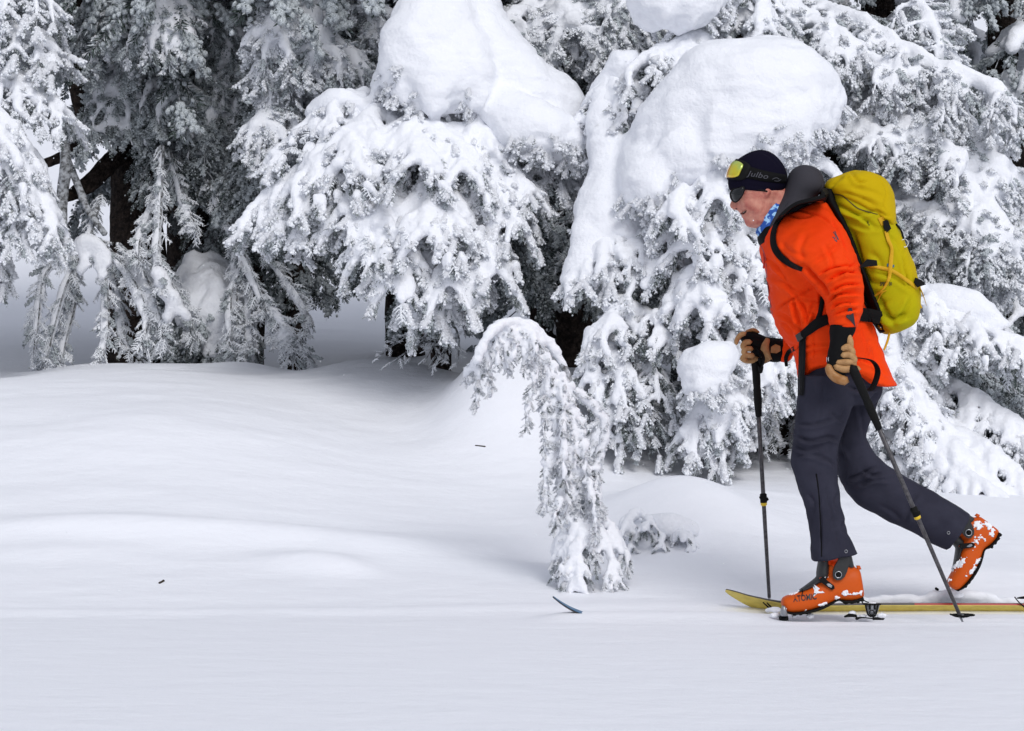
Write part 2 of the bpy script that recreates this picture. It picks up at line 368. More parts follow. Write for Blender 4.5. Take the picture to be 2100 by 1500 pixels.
class Tree:
    def __init__(s, name, label, cat, seed, base, group=None, voxel=.013):
        s.o = link(name, None); s.o.location = base; tag(s.o, label, cat, group)
        s.base = np.array(base, float); s.rng = np.random.default_rng(seed); s.seed = seed
        s.sp = []; s.snow = MB(); s.pill = MB(); s.limb = MB(); s.voxel = voxel
    def put(s, p, d, scl, kind):
        d = d / (np.linalg.norm(d) + 1e-9)
        s.sp.append((*p, s.rng.normal(0, .35), -math.asin(max(-1, min(1, d[2]))), math.atan2(d[1], d[0]), scl, s.rng.choice(KINDS[kind])))
    def finish(s):
        b = s.base
        if s.limb.n:
            for v in s.limb.V: v -= b
            s.limb.build('branches', [M_TWIG, M_BARK], s.o, kind='stuff')
        if s.snow.n:
            V = np.concatenate(s.snow.V)
            V, Q = remesh(V, s.snow.F, s.voxel, 2)
            N = normals(V, Q)
            V = V + N * (.007 * fbm(V, 11, s.seed, 2) + .0045 * vnoise(V, 42, s.seed + 1) + .0025 * vnoise(V, 95, s.seed + 2))[:, None]
            link('snow_cover', mesh_np('snow_cover', V - b, Q, [M_CAP]), s.o)
        if s.pill.n:
            v = max(.016, s.voxel * 1.3) if s.voxel > .01 else .009
            V, Q = remesh(np.concatenate(s.pill.V), s.pill.F, v, 14); N = normals(V, Q); dn = np.clip(.35 - N[:, 2], 0, 1)
            k = 1 if s.voxel > .01 else .4
            V = V + N * (k * (.035 * fbm(V * (1, 1, .7), 3.2, s.seed, 3) + (.014 * fbm(V, 10, s.seed + 3, 3) + .006 * vnoise(V * (1, 1, 5), 7, s.seed + 9)) + dn * (.030 * vnoise(V * (1, 1, .4), 14, s.seed + 4) + .008 * vnoise(V, 36, s.seed + 5)) + .0022 * vnoise(V, 70, s.seed + 6)))[:, None]
            N = normals(V, Q); cand = np.where((N[:, 2] < -.28) & (N[:, 2] > -.85))[0]; ta = v * v / (.042 ** 2) * (1 if k == 1 else 1.5)
            pv = BVHTree.FromPolygons(V.tolist(), Q.tolist())
            for i in cand[s.rng.random(len(cand)) < ta]:
                if N[i, 1] > .5 or pv.ray_cast(Vector(V[i] + N[i] * .02), Vector((0, 0, -1)), .8)[0] is not None: continue
                s.put(V[i] - N[i] * .02, N[i] * .7 + np.array((0, 0, -.5)) + s.rng.normal(0, .3, 3), s.rng.uniform(.05, .095) * (1 if k == 1 else .6), 'snow' if s.rng.random() < .6 else 'rime')
            link('snow_pillow', mesh_np('snow_pillow', V - b, Q, [M_CAP]), s.o)
        if s.sp:
            A = np.array(s.sp); me = bpy.data.meshes.new('foliage'); me.vertices.add(len(A))
            me.vertices.foreach_set('co', (A[:, :3] - b).astype(np.float32).ravel())
            me.attributes.new('rot', 'FLOAT_VECTOR', 'POINT').data.foreach_set('vector', A[:, 3:6].astype(np.float32).ravel())
            me.attributes.new('scl', 'FLOAT', 'POINT').data.foreach_set('value', A[:, 6].astype(np.float32))
            me.attributes.new('idx', 'INT', 'POINT').data.foreach_set('value', A[:, 7].astype(np.int32))
            f = link('foliage', me, s.o, kind='stuff'); md = f.modifiers.new('foliage', 'NODES'); md.node_group = FG
        global NSP; NSP += len(s.sp)
        print('tree', s.o.name, 'sprigs', len(s.sp))
    # ---- pieces
    def trunk(s, pts, radii, bark=M_BARK, name='trunk', frost=.25):
        if name == 'trunk':
            k0 = 0 if pts[0][2] < pts[-1][2] else -1
            if k0 == 0 and pts[0][2] - ground(pts[0][0], pts[0][1]) < 1.2:
                p0 = np.array(pts[0], float); pts = [np.array((p0[0], p0[1], ground(p0[0], p0[1]) - .25))] + list(pts); radii = [radii[0] * 1.15] + list(radii)
        P = cr([np.append(p, r) for p, r in zip(pts, radii)], 16); R = P[:, 3]
        V, Fc = tube(P[:, :3], R, 28)
        P2, T, A, B = frames(P[:, :3])
        c = np.concatenate([np.repeat(P[:, :3], 28, 0), V[-2:]]); n = V - c; rr = np.linalg.norm(n, axis=1, keepdims=True) + 1e-9
        q = V * (1, 1, .3)
        V = V + n / rr * (.018 * fbm(q, 16, 5, 3) - .012 * np.abs(vnoise(q, 28, 8)))[:, None] * np.clip(rr / .1, .3, 1.2)
        mb = MB(); mb.add(V - s.base, Fc); return mb.build(name, bark, s.o)
    def bough(s, pts, side, droop=.6, snow=.03, n=None, mix=(('snow', .75), ('rime', .2), ('green', .05)), scl=.085, space=.045, r=.012, prof=None, top=True, fwd=.75, hang=.35, under=.4, sn=1.0):
        rng = s.rng; C = cr(pts, 10); seg = np.linalg.norm(np.diff(C, axis=0), axis=1); Ln = seg.sum(); cum = np.concatenate([[0], np.cumsum(seg)]) / Ln
        pt = lambda t: np.array([np.interp(t, cum, C[:, k]) for k in range(3)])
        s.limb.tube(C[::3], np.linspace(r, .004, len(C[::3])), 6, 0)
        n = n or max(4, int(Ln / .075)); kinds = [k for k, _ in mix]; pr = np.array([p for _, p in mix]); pr = pr / pr.sum()
        if snow: 
            K = max(4, int(Ln / .06)); PP = np.array([pt(t) + (0, 0, snow * .5) for t in np.linspace(.04, 1, K)])
            PP[:, :] += rng.normal(0, snow * .18, PP.shape)
            s.snow.tube(PP, snow * 1.6 * sn * (1.15 - .55 * np.linspace(0, 1, K)) * rng.uniform(.8, 1.2, K), 8)
        for i in range(n):
            t0 = (i + .5) / n
            for sg in (-1, 1):
                t = min(.995, max(.02, t0 + rng.normal(0, .3) / n)); p = pt(t); tn = pt(min(1, t + .03)) - pt(t - .03); tn /= np.linalg.norm(tn) + 1e-9
                sv = np.cross(tn, (0, 0, 1.0)); 
                if np.linalg.norm(sv) < .25: sv = sv + np.array((1.0, 0, 0)) * .5
                sv /= np.linalg.norm(sv); sv *= sg
                f = (prof(t) if prof else (.35 + .65 * math.sin(math.pi * min(1, t * .8 + .2)) ** .8))
                L = side * f * rng.uniform(.75, 1.15)
                e = tn * fwd + sv + rng.normal(0, .12, 3); e /= np.linalg.norm(e)
                m = max(2, int(L / space)); tw = []
                for j in range(m + 1):
                    u = j / m; q = p + e * L * u + np.array((0, 0, -droop * L * u * u)) + rng.normal(0, .004, 3); tw.append(q)
                tw = np.array(tw)
                s.limb.tube(tw[::2] if len(tw) > 4 else tw, np.linspace(.006, .003, len(tw[::2] if len(tw) > 4 else tw)), 4, 0)
                sr = 1.12 * snow * sn * (f * .5 + .5) * rng.uniform(.7, 1.3)
                if snow: s.snow.tube(tw[:-1] + (0, 0, sr * .55) + rng.normal(0, sr * .15, tw[:-1].shape) if len(tw) > 3 else tw + (0, 0, sr * .5), sr * np.linspace(1.05, .8, len(tw[:-1] if len(tw) > 3 else tw)), 7)
                for j in range(1, m + 1):
                    u = j / m; dv = tw[j] - tw[j - 1]; dv /= np.linalg.norm(dv) + 1e-9
                    for g in (-1, 1):
                        lat = np.cross(dv, (0, 0, 1.0)); lat = lat / (np.linalg.norm(lat) + 1e-9) * g
                        fd = dv * .75 + lat * (.65 if j < m else .3) + np.array((0, 0, -hang)) + rng.normal(0, .15, 3)
                        fd /= np.linalg.norm(fd); sc = scl * rng.uniform(.62, 1.42)
                        k = rng.choice(kinds, p=pr); s.put(tw[j], fd, sc, k)
                        if snow and k == 'snow' and rng.random() < .75:
                            a = tw[j] + (0, 0, sr * .3); s.snow.tube([a, a + fd * sc * .45 + (0, 0, sr * .15), a + fd * sc * .8], [sr * .7, sr * .6, sr * .45], 6)
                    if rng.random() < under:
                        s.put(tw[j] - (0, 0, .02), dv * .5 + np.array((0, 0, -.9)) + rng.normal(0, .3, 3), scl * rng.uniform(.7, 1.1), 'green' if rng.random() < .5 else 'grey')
    def strand(s, pts, n, scl, mix, r=.006, spread=.9, down=.2):
        """a hanging or arching twig set with sprigs on both sides"""
        rng = s.rng; C = cr(pts, 8); s.limb.tube(C[::2], np.linspace(r, .003, len(C[::2])), 5, 0)
        kinds = [k for k, _ in mix]; pr = np.array([p for _, p in mix]); pr = pr / pr.sum()
        for i in range(n):
            t = (i + rng.random()) / n * (len(C) - 1.01); k = int(t); p = C[k] + (C[k + 1] - C[k]) * (t - k); tn = C[k + 1] - C[k]; tn /= np.linalg.norm(tn)
            a = np.cross(tn, rng.normal(size=3)); a /= np.linalg.norm(a)
            s.put(p + a * scl * .15, tn * .7 + a * spread + np.array((0, 0, -down)), scl * rng.uniform(.7, 1.25), rng.choice(kinds, p=pr))
    def curtain(s, pts, drop, n, scl, mix, snow=0, r=.012, lat=.12):
        """a branch with pendulous frosted strands below it, snow lying along its top"""
        rng = s.rng; C = cr(pts, 12); s.limb.tube(C[::3], np.linspace(r, .005, len(C[::3])), 6, 0)
        if snow:
            PP = C[::2] + (0, 0, snow * .4) + rng.normal(0, snow * .2, C[::2].shape); s.snow.tube(PP, snow * rng.uniform(.7, 1.25, len(PP)), 8)
        tn = C[-1] - C[0]; sv = np.cross(tn, (0, 0, 1.0)); sv /= np.linalg.norm(sv) + 1e-9
        for i in range(n):
            k = rng.integers(0, len(C)); p = C[k]; g = rng.choice((-1, 1)); L = drop * rng.uniform(.45, 1.15)
            o = sv * g * lat * rng.random() + tn / np.linalg.norm(tn) * rng.uniform(-.02, .10)
            q = [p, p + o * .7 + (0, 0, -.15 * L), p + o + (0, 0, -.6 * L), p + o * 1.1 + (0, 0, -L)]
            s.strand(q, max(4, int(L / (scl * .20))), scl, mix, .005, .8, .5)
            if snow:
                qq = cr(q, 4)[:-1] + rng.normal(0, .006, (12, 3)); s.snow.tube(qq, np.interp(np.linspace(0, 1, 12), [0, .3, 1], [snow * .7, snow * .6, .010]) * rng.uniform(.7, 1.3, 12), 6)
    def blob(s, pts, flat=None, n=14):
        """thick snow: capsules through (point, radius) pairs"""
        P = cr([np.append(p, r) for p, r in pts], 6) if len(pts) > 2 else np.array([np.append(p, r) for p, r in pts])
        s.pill.tube(P[:, :3], P[:, 3], n)
NSP = 0
# ------------------------------------------------------------------ trees
WM = (('snow', .74), ('rime', .18), ('comb', .08))                     # white, snow-laden
HM = (('rime', .75), ('grey', .15), ('snow', .10))     # hoar-frosted, hanging
GM = (('grey', .8), ('green', .2))                    # grey, shade put into the sprig colour
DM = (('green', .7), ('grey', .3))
def A3(*q): return [at(*p) for p in q]
def base(px, d): x = (px - 1050) / F * d; return (x, d, ground(x, d) - .05)

# ---- unseen crowns added above the view to shade the snow below
def crown(t, px, d, z0, z1, wid, n, mix, seed):
    rng = np.random.default_rng(seed); x = (px - 1050) / F * d
    for i in range(n):
        f = (i + .5) / n; a = i * 2.4 + rng.normal(0, .2); e = np.array((math.cos(a), math.sin(a) * .8, 0)); L = wid * (1.05 - .6 * f); p = np.array((x, d, z0 + (z1 - z0) * f))
        t.bough([p, p + e * L * .5, p + e * L + (0, 0, -.3 * L)], L * .4, .5, .05, mix=mix, scl=.22, space=.13, n=7, under=.5)
# snow-laden fir in the centre
t = Tree('fir_tree', 'snow-laden fir in the centre with a tent-shaped snow cap and dead twigs round its foot', 'tree', 11, base(905, 13.3), voxel=.012)
t.trunk([at(905, 765, 13.3), at(900, 600, 13.3), at(885, 300, 13.4), at(890, -100, 13.4)], [.06, .05, .04, .02])
for q in [  # (three stem points), side, droop, snow
    (((880, 215, 13.2), (700, 215, 12.9), (560, 330, 12.8)), .26, .5, .036),
    (((860, 260, 13.2), (660, 330, 12.8), (510, 440, 12.7)), .26, .6, .034),
    (((850, 250, 13.2), (700, 290, 12.7), (600, 390, 12.5)), .26, .7, .036),
    (((860, 210, 13.1), (740, 260, 12.6), (690, 350, 12.4)), .28, .7, .036),
    (((880, 240, 13.1), (860, 260, 12.6), (850, 330, 12.3)), .32, .6, .038),
    (((900, 240, 13.1), (930, 290, 12.6), (950, 350, 12.35)), .32, .6, .038),
    (((900, 270, 13.1), (1010, 330, 12.7), (1090, 400, 12.5)), .26, .5, .03),
    (((900, 300, 13.1), (1060, 350, 12.9), (1190, 370, 12.9)), .24, .5, .022),
    (((870, 330, 13.1), (760, 370, 12.6), (700, 440, 12.4)), .28, .7, .034),
    (((870, 350, 13.1), (680, 410, 12.7), (560, 460, 12.6)), .24, .6, .03),
    (((880, 350, 13.1), (800, 400, 12.5), (770, 470, 12.3)), .26, .7, .034),
    (((900, 370, 13.1), (1010, 380, 12.6), (1060, 470, 12.4)), .27, .7, .036),
    (((890, 390, 13.1), (890, 400, 12.5), (870, 480, 12.2)), .30, .6, .042),
    (((890, 430, 13.1), (810, 450, 12.5), (740, 520, 12.3)), .26, .6, .03),
    (((900, 450, 13.1), (980, 470, 12.5), (1010, 560, 12.3)), .27, .7, .034),
    (((890, 480, 13.1), (830, 520, 12.4), (800, 590, 12.25)), .24, .6, .034),
    (((900, 500, 13.1), (920, 520, 12.4), (930, 590, 12.2)), .24, .8, .028),
    (((900, 540, 13.1), (880, 570, 12.5), (875, 640, 12.35)), .17, .9, .025), (((930, 200, 13.1), (980, 260, 12.7), (1010, 320, 12.5)), .26, .6, .034), (((930, 180, 13.2), (1080, 300, 12.9), (1150, 350, 12.9)), .24, .6, .03),
    (((880, 430, 13.2), (650, 430, 13.0), (590, 480, 12.9)), .2, .6, .026)]:
    t.bough(A3(*q[0]), *q[1:], mix=WM, scl=.088, space=.05, under=.8)
for q in [(((900, 430, 13.3), (1050, 480, 13.2), (1120, 600, 13.2)), .25), (((900, 470, 13.3), (760, 500, 13.3), (715, 560, 13.3)), .15), (((900, 580, 13.3), (840, 600, 13.2), (815, 640, 13.2)), .11),
          (((900, 300, 13.5), (760, 380, 13.4), (700, 470, 13.4)), .3), (((900, 200, 13.5), (1050, 380, 13.5), (1100, 480, 13.5)), .3), (((900, 450, 13.4), (900, 500, 13.1), (920, 600, 13)), .3)]:
    t.bough(A3(*q[0]), q[1], .5, 0, mix=DM, scl=.10, space=.05)
# tent of snow draped over the top
for q in [[((905, -60, 13.1), .16), ((900, 20, 12.9), .22), ((870, 110, 12.75), .25), ((835, 175, 12.65), .17)],
          [((935, -20, 13.1), .18), ((980, 90, 12.95), .23), ((1060, 185, 12.9), .23), ((1140, 240, 12.95), .20), ((1180, 275, 13.0), .14)],
          [((1000, 215, 12.75), .13), ((1080, 262, 12.62), .16), ((1150, 285, 12.68), .14), ((1192, 300, 12.8), .10)], [((915, 60, 12.9), .20), ((945, 150, 12.7), .20), ((960, 200, 12.6), .13)], [((900, 80, 12.9), .2), ((895, 170, 12.62), .19), ((895, 215, 12.5), .10)],
          [((1010, 190, 12.8), .14), ((1080, 260, 12.7), .12), ((1170, 300, 12.75), .09)], [((845, 70, 12.95), .08), ((800, 170, 12.85), .11), ((785, 205, 12.8), .08)],
          [((870, 395, 12.5), .07), ((905, 420, 12.4), .10), ((940, 410, 12.5), .06)], [((640, 235, 12.9), .07), ((705, 215, 12.8), .10), ((760, 235, 12.8), .06)],
          [((800, 540, 12.4), .06), ((830, 560, 12.3), .07)], [((980, 400, 12.6), .07), ((1015, 420, 12.5), .08)], [((920, 300, 12.5), .07), ((880, 275, 12.6), .09)]]:
    t.blob([(at(*p), r) for p, r in q])
# dead twigs at the foot
for a, b in [((900, 650), (840, 735)), ((905, 650), (870, 745)), ((910, 660), (905, 750)), ((915, 650), (940, 745)), ((905, 640), (820, 700)), ((900, 620), (955, 690)), ((880, 700), (800, 745)), ((860, 690), (830, 690)),
             ((900, 700), (935, 715)), ((890, 640), (850, 670)), ((905, 690), (880, 752)), ((820, 700), (765, 742)), ((845, 690), (900, 740)), ((930, 700), (890, 745))]:
    m = ((a[0] + b[0]) / 2 + 12, (a[1] + b[1]) / 2 - 12)
    t.strand([at(a[0], a[1], 13.2), at(m[0], m[1], 12.95), at(b[0], b[1], 12.8)], 9, .055, (('comb', 1),), .008)
t.finish()

# big right fir under the snow pillows
t = Tree('fir_tree', 'largest fir, right of centre behind the skier, carrying a huge rounded pillow of snow', 'tree', 12, base(1590, 12.9), voxel=.012)
t.trunk([at(1605, 960, 12.7), at(1598, 830, 12.75), at(1540, 400, 13.0), at(1490, -100, 13.1)], [.15, .13, .07, .03])
for q in [
    (((1500, 330, 12.8), (1430, 400, 12.2), (1400, 450, 12.0)), .26, .7, .034), (((1520, 340, 12.7), (1560, 330, 12.2), (1600, 370, 12.0)), .30, .5, .026),
    (((1540, 330, 12.7), (1650, 320, 12.3), (1730, 380, 12.1)), .26, .5, .026), (((1520, 400, 12.8), (1450, 450, 12.1), (1400, 510, 11.9)), .27, .6, .036),
    (((1530, 430, 12.8), (1520, 470, 12.1), (1500, 560, 11.9)), .27, .7, .032), (((1530, 470, 12.8), (1450, 560, 12.0), (1420, 630, 11.8)), .25, .5, .040),
    (((1540, 480, 12.8), (1570, 560, 12.1), (1560, 650, 11.9)), .26, .7, .030), (((1500, 420, 12.8), (1330, 480, 12.2), (1240, 560, 12.1)), .22, .6, .030),
    (((1400, 380, 12.9), (1270, 480, 12.2), (1165, 590, 12.1)), .15, .5, .036), (((1500, 460, 12.8), (1380, 500, 12.2), (1290, 570, 12.1)), .22, .7, .028),
    (((1550, 560, 12.8), (1470, 620, 12.1), (1380, 660, 12.0)), .2, .8, .022), (((1550, 600, 12.8), (1560, 680, 12.0), (1570, 790, 11.8)), .22, .7, .030),
    (((1560, 700, 12.8), (1470, 800, 11.9), (1400, 900, 11.75)), .20, .8, .030),
    (((1560, 740, 12.8), (1470, 830, 11.9), (1440, 930, 11.75)), .2, .9, .026), (((1560, 740, 12.8), (1500, 800, 11.8), (1490, 880, 11.7)), .16, .9, .026),
    (((1400, 130, 13.0), (1270, 170, 12.6), (1230, 260, 12.5)), .22, .5, .034), (((1450, 100, 13.0), (1350, 110, 12.5), (1290, 150, 12.4)), .25, .7, .03),
    (((1450, 40, 13.0), (1400, 100, 12.5), (1380, 150, 12.4)), .25, .8, .024), (((1420, 200, 13.0), (1300, 250, 12.6), (1240, 330, 12.5)), .22, .6, .036),
    (((1350, 280, 12.9), (1260, 380, 12.5), (1225, 450, 12.4)), .16, .5, .036),
    (((1450, 330, 12.6), (1400, 390, 12.0), (1375, 450, 11.85)), .24, .7, .032), (((1500, 330, 12.6), (1470, 350, 12.0), (1470, 410, 11.85)), .2, .7, .028),
    (((1500, 60, 13.2), (1530, 40, 12.8), (1560, 90, 12.7)), .2, .6, .03), (((1500, -40, 13.2), (1540, -20, 12.8), (1580, 40, 12.7)), .25, .6, .03),
    # right of the skier
    (((1650, 560, 12.8), (1850, 590, 12.1), (2010, 680, 11.9)), .26, .6, .034), (((1650, 600, 12.8), (1900, 640, 12.0), (2130, 720, 11.8)), .24, .7, .028),
    (((1640, 660, 12.8), (1800, 680, 12.0), (1880, 790, 11.8)), .30, .6, .034), (((1640, 700, 12.8), (1850, 800, 11.9), (1960, 900, 11.7)), .28, .6, .034),
    (((1650, 760, 12.8), (1900, 880, 11.8), (2050, 1010, 11.5)), .24, .7, .036), (((1640, 780, 12.8), (1840, 860, 11.9), (1900, 950, 11.7)), .24, .8, .028),
    (((1660, 800, 12.8), (1950, 960, 11.6), (2090, 1050, 11.3)), .18, .9, .028), (((1700, 780, 12.6), (1960, 890, 11.8), (2120, 1000, 11.5)), .26, .8, .032), (((1700, 700, 12.7), (2000, 820, 12.0), (2150, 930, 11.7)), .28, .8, .03), (((1700, 700, 12.8), (1840, 760, 11.9), (1900, 860, 11.7)), .24, .8, .03), (((1640, 700, 12.8), (1760, 740, 12.0), (1790, 830, 11.8)), .26, .7, .03)]:
    t.bough(A3(*q[0]), *q[1:], mix=WM, scl=.080, space=.048, under=.7)
for q in [(((1560, 500, 12.9), (1480, 560, 12.6), (1400, 640, 12.5)), .3), (((1560, 600, 12.9), (1500, 640, 12.6), (1480, 720, 12.4)), .3), (((1560, 400, 12.9), (1400, 450, 12.7), (1300, 520, 12.6)), .3),
          (((1600, 650, 12.9), (1850, 750, 12.4), (2000, 880, 12.1)), .3), (((1600, 600, 12.9), (1900, 700, 12.4), (2080, 800, 12.2)), .3), (((1700, 640, 13.2), (1980, 740, 12.8), (2120, 840, 12.6)), .34), (((1700, 600, 13.2), (2000, 660, 12.9), (2150, 740, 12.7)), .34),
          (((1540, 250, 13.2), (1400, 180, 13.0), (1280, 300, 13.0)), .35), (((1540, 700, 12.9), (1480, 760, 12.5), (1450, 860, 12.2)), .22)]:
    t.bough(A3(*q[0]), q[1], .5, 0, mix=(('grey', .6), ('green', .4)), scl=.10, space=.05)
for q in [[((1345, 330, 12.3), .20), ((1400, 270, 12.25), .27), ((1500, 210, 12.2), .32), ((1600, 180, 12.2), .27), ((1670, 200, 12.3), .20)],
          [((1320, 300, 12.4), .14), ((1340, 370, 12.1), .17), ((1370, 400, 12.05), .12)], [((1450, 270, 12.1), .25), ((1540, 270, 12.1), .25), ((1635, 255, 12.12), .21)],
          [((1500, 150, 12.4), .18), ((1600, 130, 12.45), .15), ((1660, 170, 12.5), .14)], [((1410, 310, 12.1), .22), ((1440, 350, 12.0), .15)], [((1620, 230, 12.1), .2), ((1700, 210, 12.3), .13)],
          [((1240, 190, 12.6), .08), ((1245, 270, 12.5), .11), ((1250, 350, 12.4), .12), ((1240, 430, 12.3), .16), ((1215, 520, 12.2), .13), ((1165, 580, 12.15), .06)],
          [((1290, 340, 12.5), .10), ((1275, 430, 12.3), .15), ((1265, 500, 12.2), .13)], [((1315, 5, 12.6), .13), ((1365, 0, 12.5), .17), ((1425, -10, 12.55), .15), ((1470, -30, 12.7), .12)], [((1290, -50, 12.6), .12), ((1380, -60, 12.6), .18), ((1450, -60, 12.7), .13)],
          [((1412, 745, 11.72), .08), ((1445, 760, 11.66), .125), ((1470, 740, 11.68), .11), ((1502, 722, 11.75), .06)], [((1425, 790, 11.64), .10), ((1465, 785, 11.64), .10)],
          [((1390, 480, 12.0), .05), ((1430, 462, 12.0), .07), ((1470, 480, 12.0), .05)], [((1400, 575, 11.95), .05), ((1440, 560, 11.9), .07), ((1480, 580, 11.95), .05)],
          [((1885, 600, 12.1), .06), ((1945, 612, 12.0), .085), ((2005, 640, 11.95), .08), ((2060, 678, 11.9), .045)], [((1560, 790, 11.9), .05), ((1590, 795, 11.85), .07), ((1610, 800, 11.9), .05)],
          [((1230, 200, 12.7), .08), ((1290, 120, 12.6), .10)]]:
    t.blob([(at(*p), r) for p, r in q])
for a, b in [((1590, 830), (1540, 880)), ((1600, 850), (1570, 900)), ((1600, 900), (1560, 940)), ((1610, 900), (1640, 960)), ((1590, 940), (1650, 1010)), ((1580, 960), (1620, 1040)), ((1560, 700), (1450, 690)), ((1540, 690), (1400, 720)), ((1530, 650), (1440, 700)), ((1540, 720), (1500, 690))]:
    t.strand([at(a[0], a[1], 12.5), at((a[0] + b[0]) / 2, (a[1] + b[1]) / 2 - 12, 12.2), at(b[0], b[1], 12.0)], 9, .06, (('comb', 1),), .008)
t.finish()

# small young fir at the big one's left foot
t = Tree('young_fir', 'small young fir with round snow caps between the bent sapling and the big fir', 'tree', 13, base(1310, 12.3), voxel=.011)
t.trunk([at(1310, 905, 12.3), at(1300, 780, 12.3), at(1290, 620, 12.3)], [.03, .025, .01])
for q in [(((1295, 640, 12.3), (1260, 650, 12.0), (1235, 700, 11.9)), .16, .7, .026), (((1300, 640, 12.3), (1340, 650, 12.0), (1360, 700, 11.9)), .16, .8, .022), (((1300, 690, 12.3), (1230, 720, 12.0), (1200, 790, 11.9)), .17, .9, .024),
          (((1300, 720, 12.3), (1280, 740, 11.95), (1260, 830, 11.85)), .2, .9, .02), (((1300, 740, 12.3), (1340, 760, 11.95), (1350, 830, 11.85)), .18, .9, .014), (((1300, 790, 12.3), (1260, 830, 11.95), (1240, 900, 11.85)), .16, .9, .016),
          (((1300, 790, 12.3), (1320, 830, 11.95), (1330, 890, 11.85)), .16, .9, .008)]:
    t.bough(A3(*q[0]), *q[1:], mix=(('snow', .45), ('rime', .4), ('green', .15)), scl=.07, space=.04, under=.8)
for q in [[((1250, 625, 12.1), .06), ((1275, 630, 12.05), .08), ((1310, 640, 12.1), .05)], [((1220, 710, 12.0), .06), ((1225, 680, 12.0), .07), ((1210, 740, 11.95), .05)]]:
    t.blob([(at(*p), r) for p, r in q])
t.finish()

# bent sapling in front
t = Tree('bent_sapling', 'slender rime-covered sapling bent over to the left, just beyond the ski tip', 'tree', 14, base(1200, 9.75), voxel=.008)
SM = (('rime', .8), ('snow', .1), ('green', .1))
stem = [(1205, 1225, 9.75), (1195, 1080, 9.75), (1190, 950, 9.75), (1180, 830, 9.75), (1150, 740, 9.72), (1100, 675, 9.7), (1040, 660, 9.65), (1000, 690, 9.6), (975, 745, 9.6)]
t.trunk([at(*p) for p in stem], [.022, .02, .018, .016, .013, .011, .009, .006, .004], M_TWIG)
rs = np.random.default_rng(3)
C = cr([at(*p) for p in stem], 8)
def hang(px, y0, y1, dx=0, d=9.68, r=.019):
    p = at(px, y0, d); L = (y1 - y0) / 511; o = dx / 511; sp = rs.normal(0, .03)
    q = [p, p + (o * .3, sp * .5, -.25 * L), p + (o * .7 + rs.normal(0, .006), sp, -.6 * L), p + (o, sp, -L)]
    t.strand(q, int(L / .0062), .030, (('rime', .62), ('snow', .28), ('green', .10)), .005, .95, .35)
    m = max(9, int(L / .014)); qq = cr(q, 12)[np.linspace(0, 36, m).astype(int)] + rs.normal(0, .0035, (m, 3)) + (0, 0, .004)
    t.snow.tube(qq, r * np.linspace(1, .55, m) * rs.uniform(.5, 1.3, m), 8)
for px, y0, y1, dx in [(972, 742, 790, -14), (986, 715, 838, -8), (1000, 740, 812, 6), (1002, 690, 770, -8), (1018, 672, 752, 2), (1034, 662, 758, 8), (1050, 660, 742, 2), (1066, 662, 764, 6), (1080, 672, 752, 4), (1092, 684, 742, 4), (1020, 735, 770, 26),
                      (1100, 690, 762, 2), (1104, 735, 888, -28), (1112, 700, 800, 4), (1122, 730, 870, -4), (1128, 760, 930, -10), (1136, 750, 960, 2), (1148, 790, 1000, -4), (1154, 770, 1010, 6), (1166, 800, 1040, 0), (1172, 790, 960, 8), (1182, 840, 1060, 4),
                      (1132, 900, 1055, -16), (1122, 950, 1050, -8), (1150, 900, 1060, 0), (1192, 860, 990, 6), (1196, 930, 1080, 12), (1206, 960, 1110, 12), (1180, 960, 1090, -4), (1214, 1000, 1130, 14), (1168, 950, 1070, -6), (1150, 1010, 1090, -10), (1225, 960, 1060, 6)]:
    hang(px, y0, y1, dx)
for q, sd in ((((1195, 1060, 9.72), (1170, 1110, 9.66), (1152, 1200, 9.62)), .085), (((1200, 1070, 9.72), (1190, 1120, 9.62), (1186, 1215, 9.56)), .085), (((1205, 1060, 9.72), (1240, 1110, 9.66), (1265, 1195, 9.6)), .085), (((1200, 1050, 9.75), (1250, 1080, 9.72), (1290, 1150, 9.7)), .06), (((1195, 1060, 9.75), (1160, 1090, 9.74), (1140, 1150, 9.72)), .06)):
    t.bough(A3(*q), sd, .8, .016, mix=(('snow', .5), ('rime', .35), ('green', .15)), scl=.038, space=.024, under=.6)
arm = [(1180, 800), (1215, 830), (1240, 860), (1240, 900), (1225, 950), (1210, 1000)]
P = [at(a, b, 9.72) for a, b in arm]; t.strand(P, 70, .034, SM, .008, .9, .3); t.snow.tube(P, [.016, .022, .024, .02, .02, .014], 7)
t.snow.tube(C[28:], np.linspace(.016, .02, len(C[28:])) * rs.uniform(.8, 1.3, len(C[28:])), 8)
t.finish()

# shrub almost buried in the bank
t = Tree('buried_shrub', 'dwarf evergreen shrub almost buried in the snowbank between sapling and skier', 'shrub', 15, base(1370, 10.5), voxel=.009)
for a, b, c in [((1340, 1080), (1330, 1070), (1320, 1090)), ((1370, 1085), (1360, 1100), (1355, 1125)), ((1400, 1085), (1410, 1100), (1420, 1130)), ((1380, 1080), (1395, 1090), (1400, 1110)), ((1330, 1080), (1300, 1110), (1290, 1130)), ((1310, 1050), (1290, 1070), (1275, 1100))]:
    t.bough(A3((*a, 10.6), (*b, 10.4), (*c, 10.28)), .05, .8, .014, n=3, mix=(('snow', .4), ('rime', .2), ('green', .4)), scl=.034, space=.022)
t.blob([(at(1330, 1075, 10.5), .04), (at(1375, 1078, 10.42), .055), (at(1425, 1085, 10.48), .035)])
t.finish()

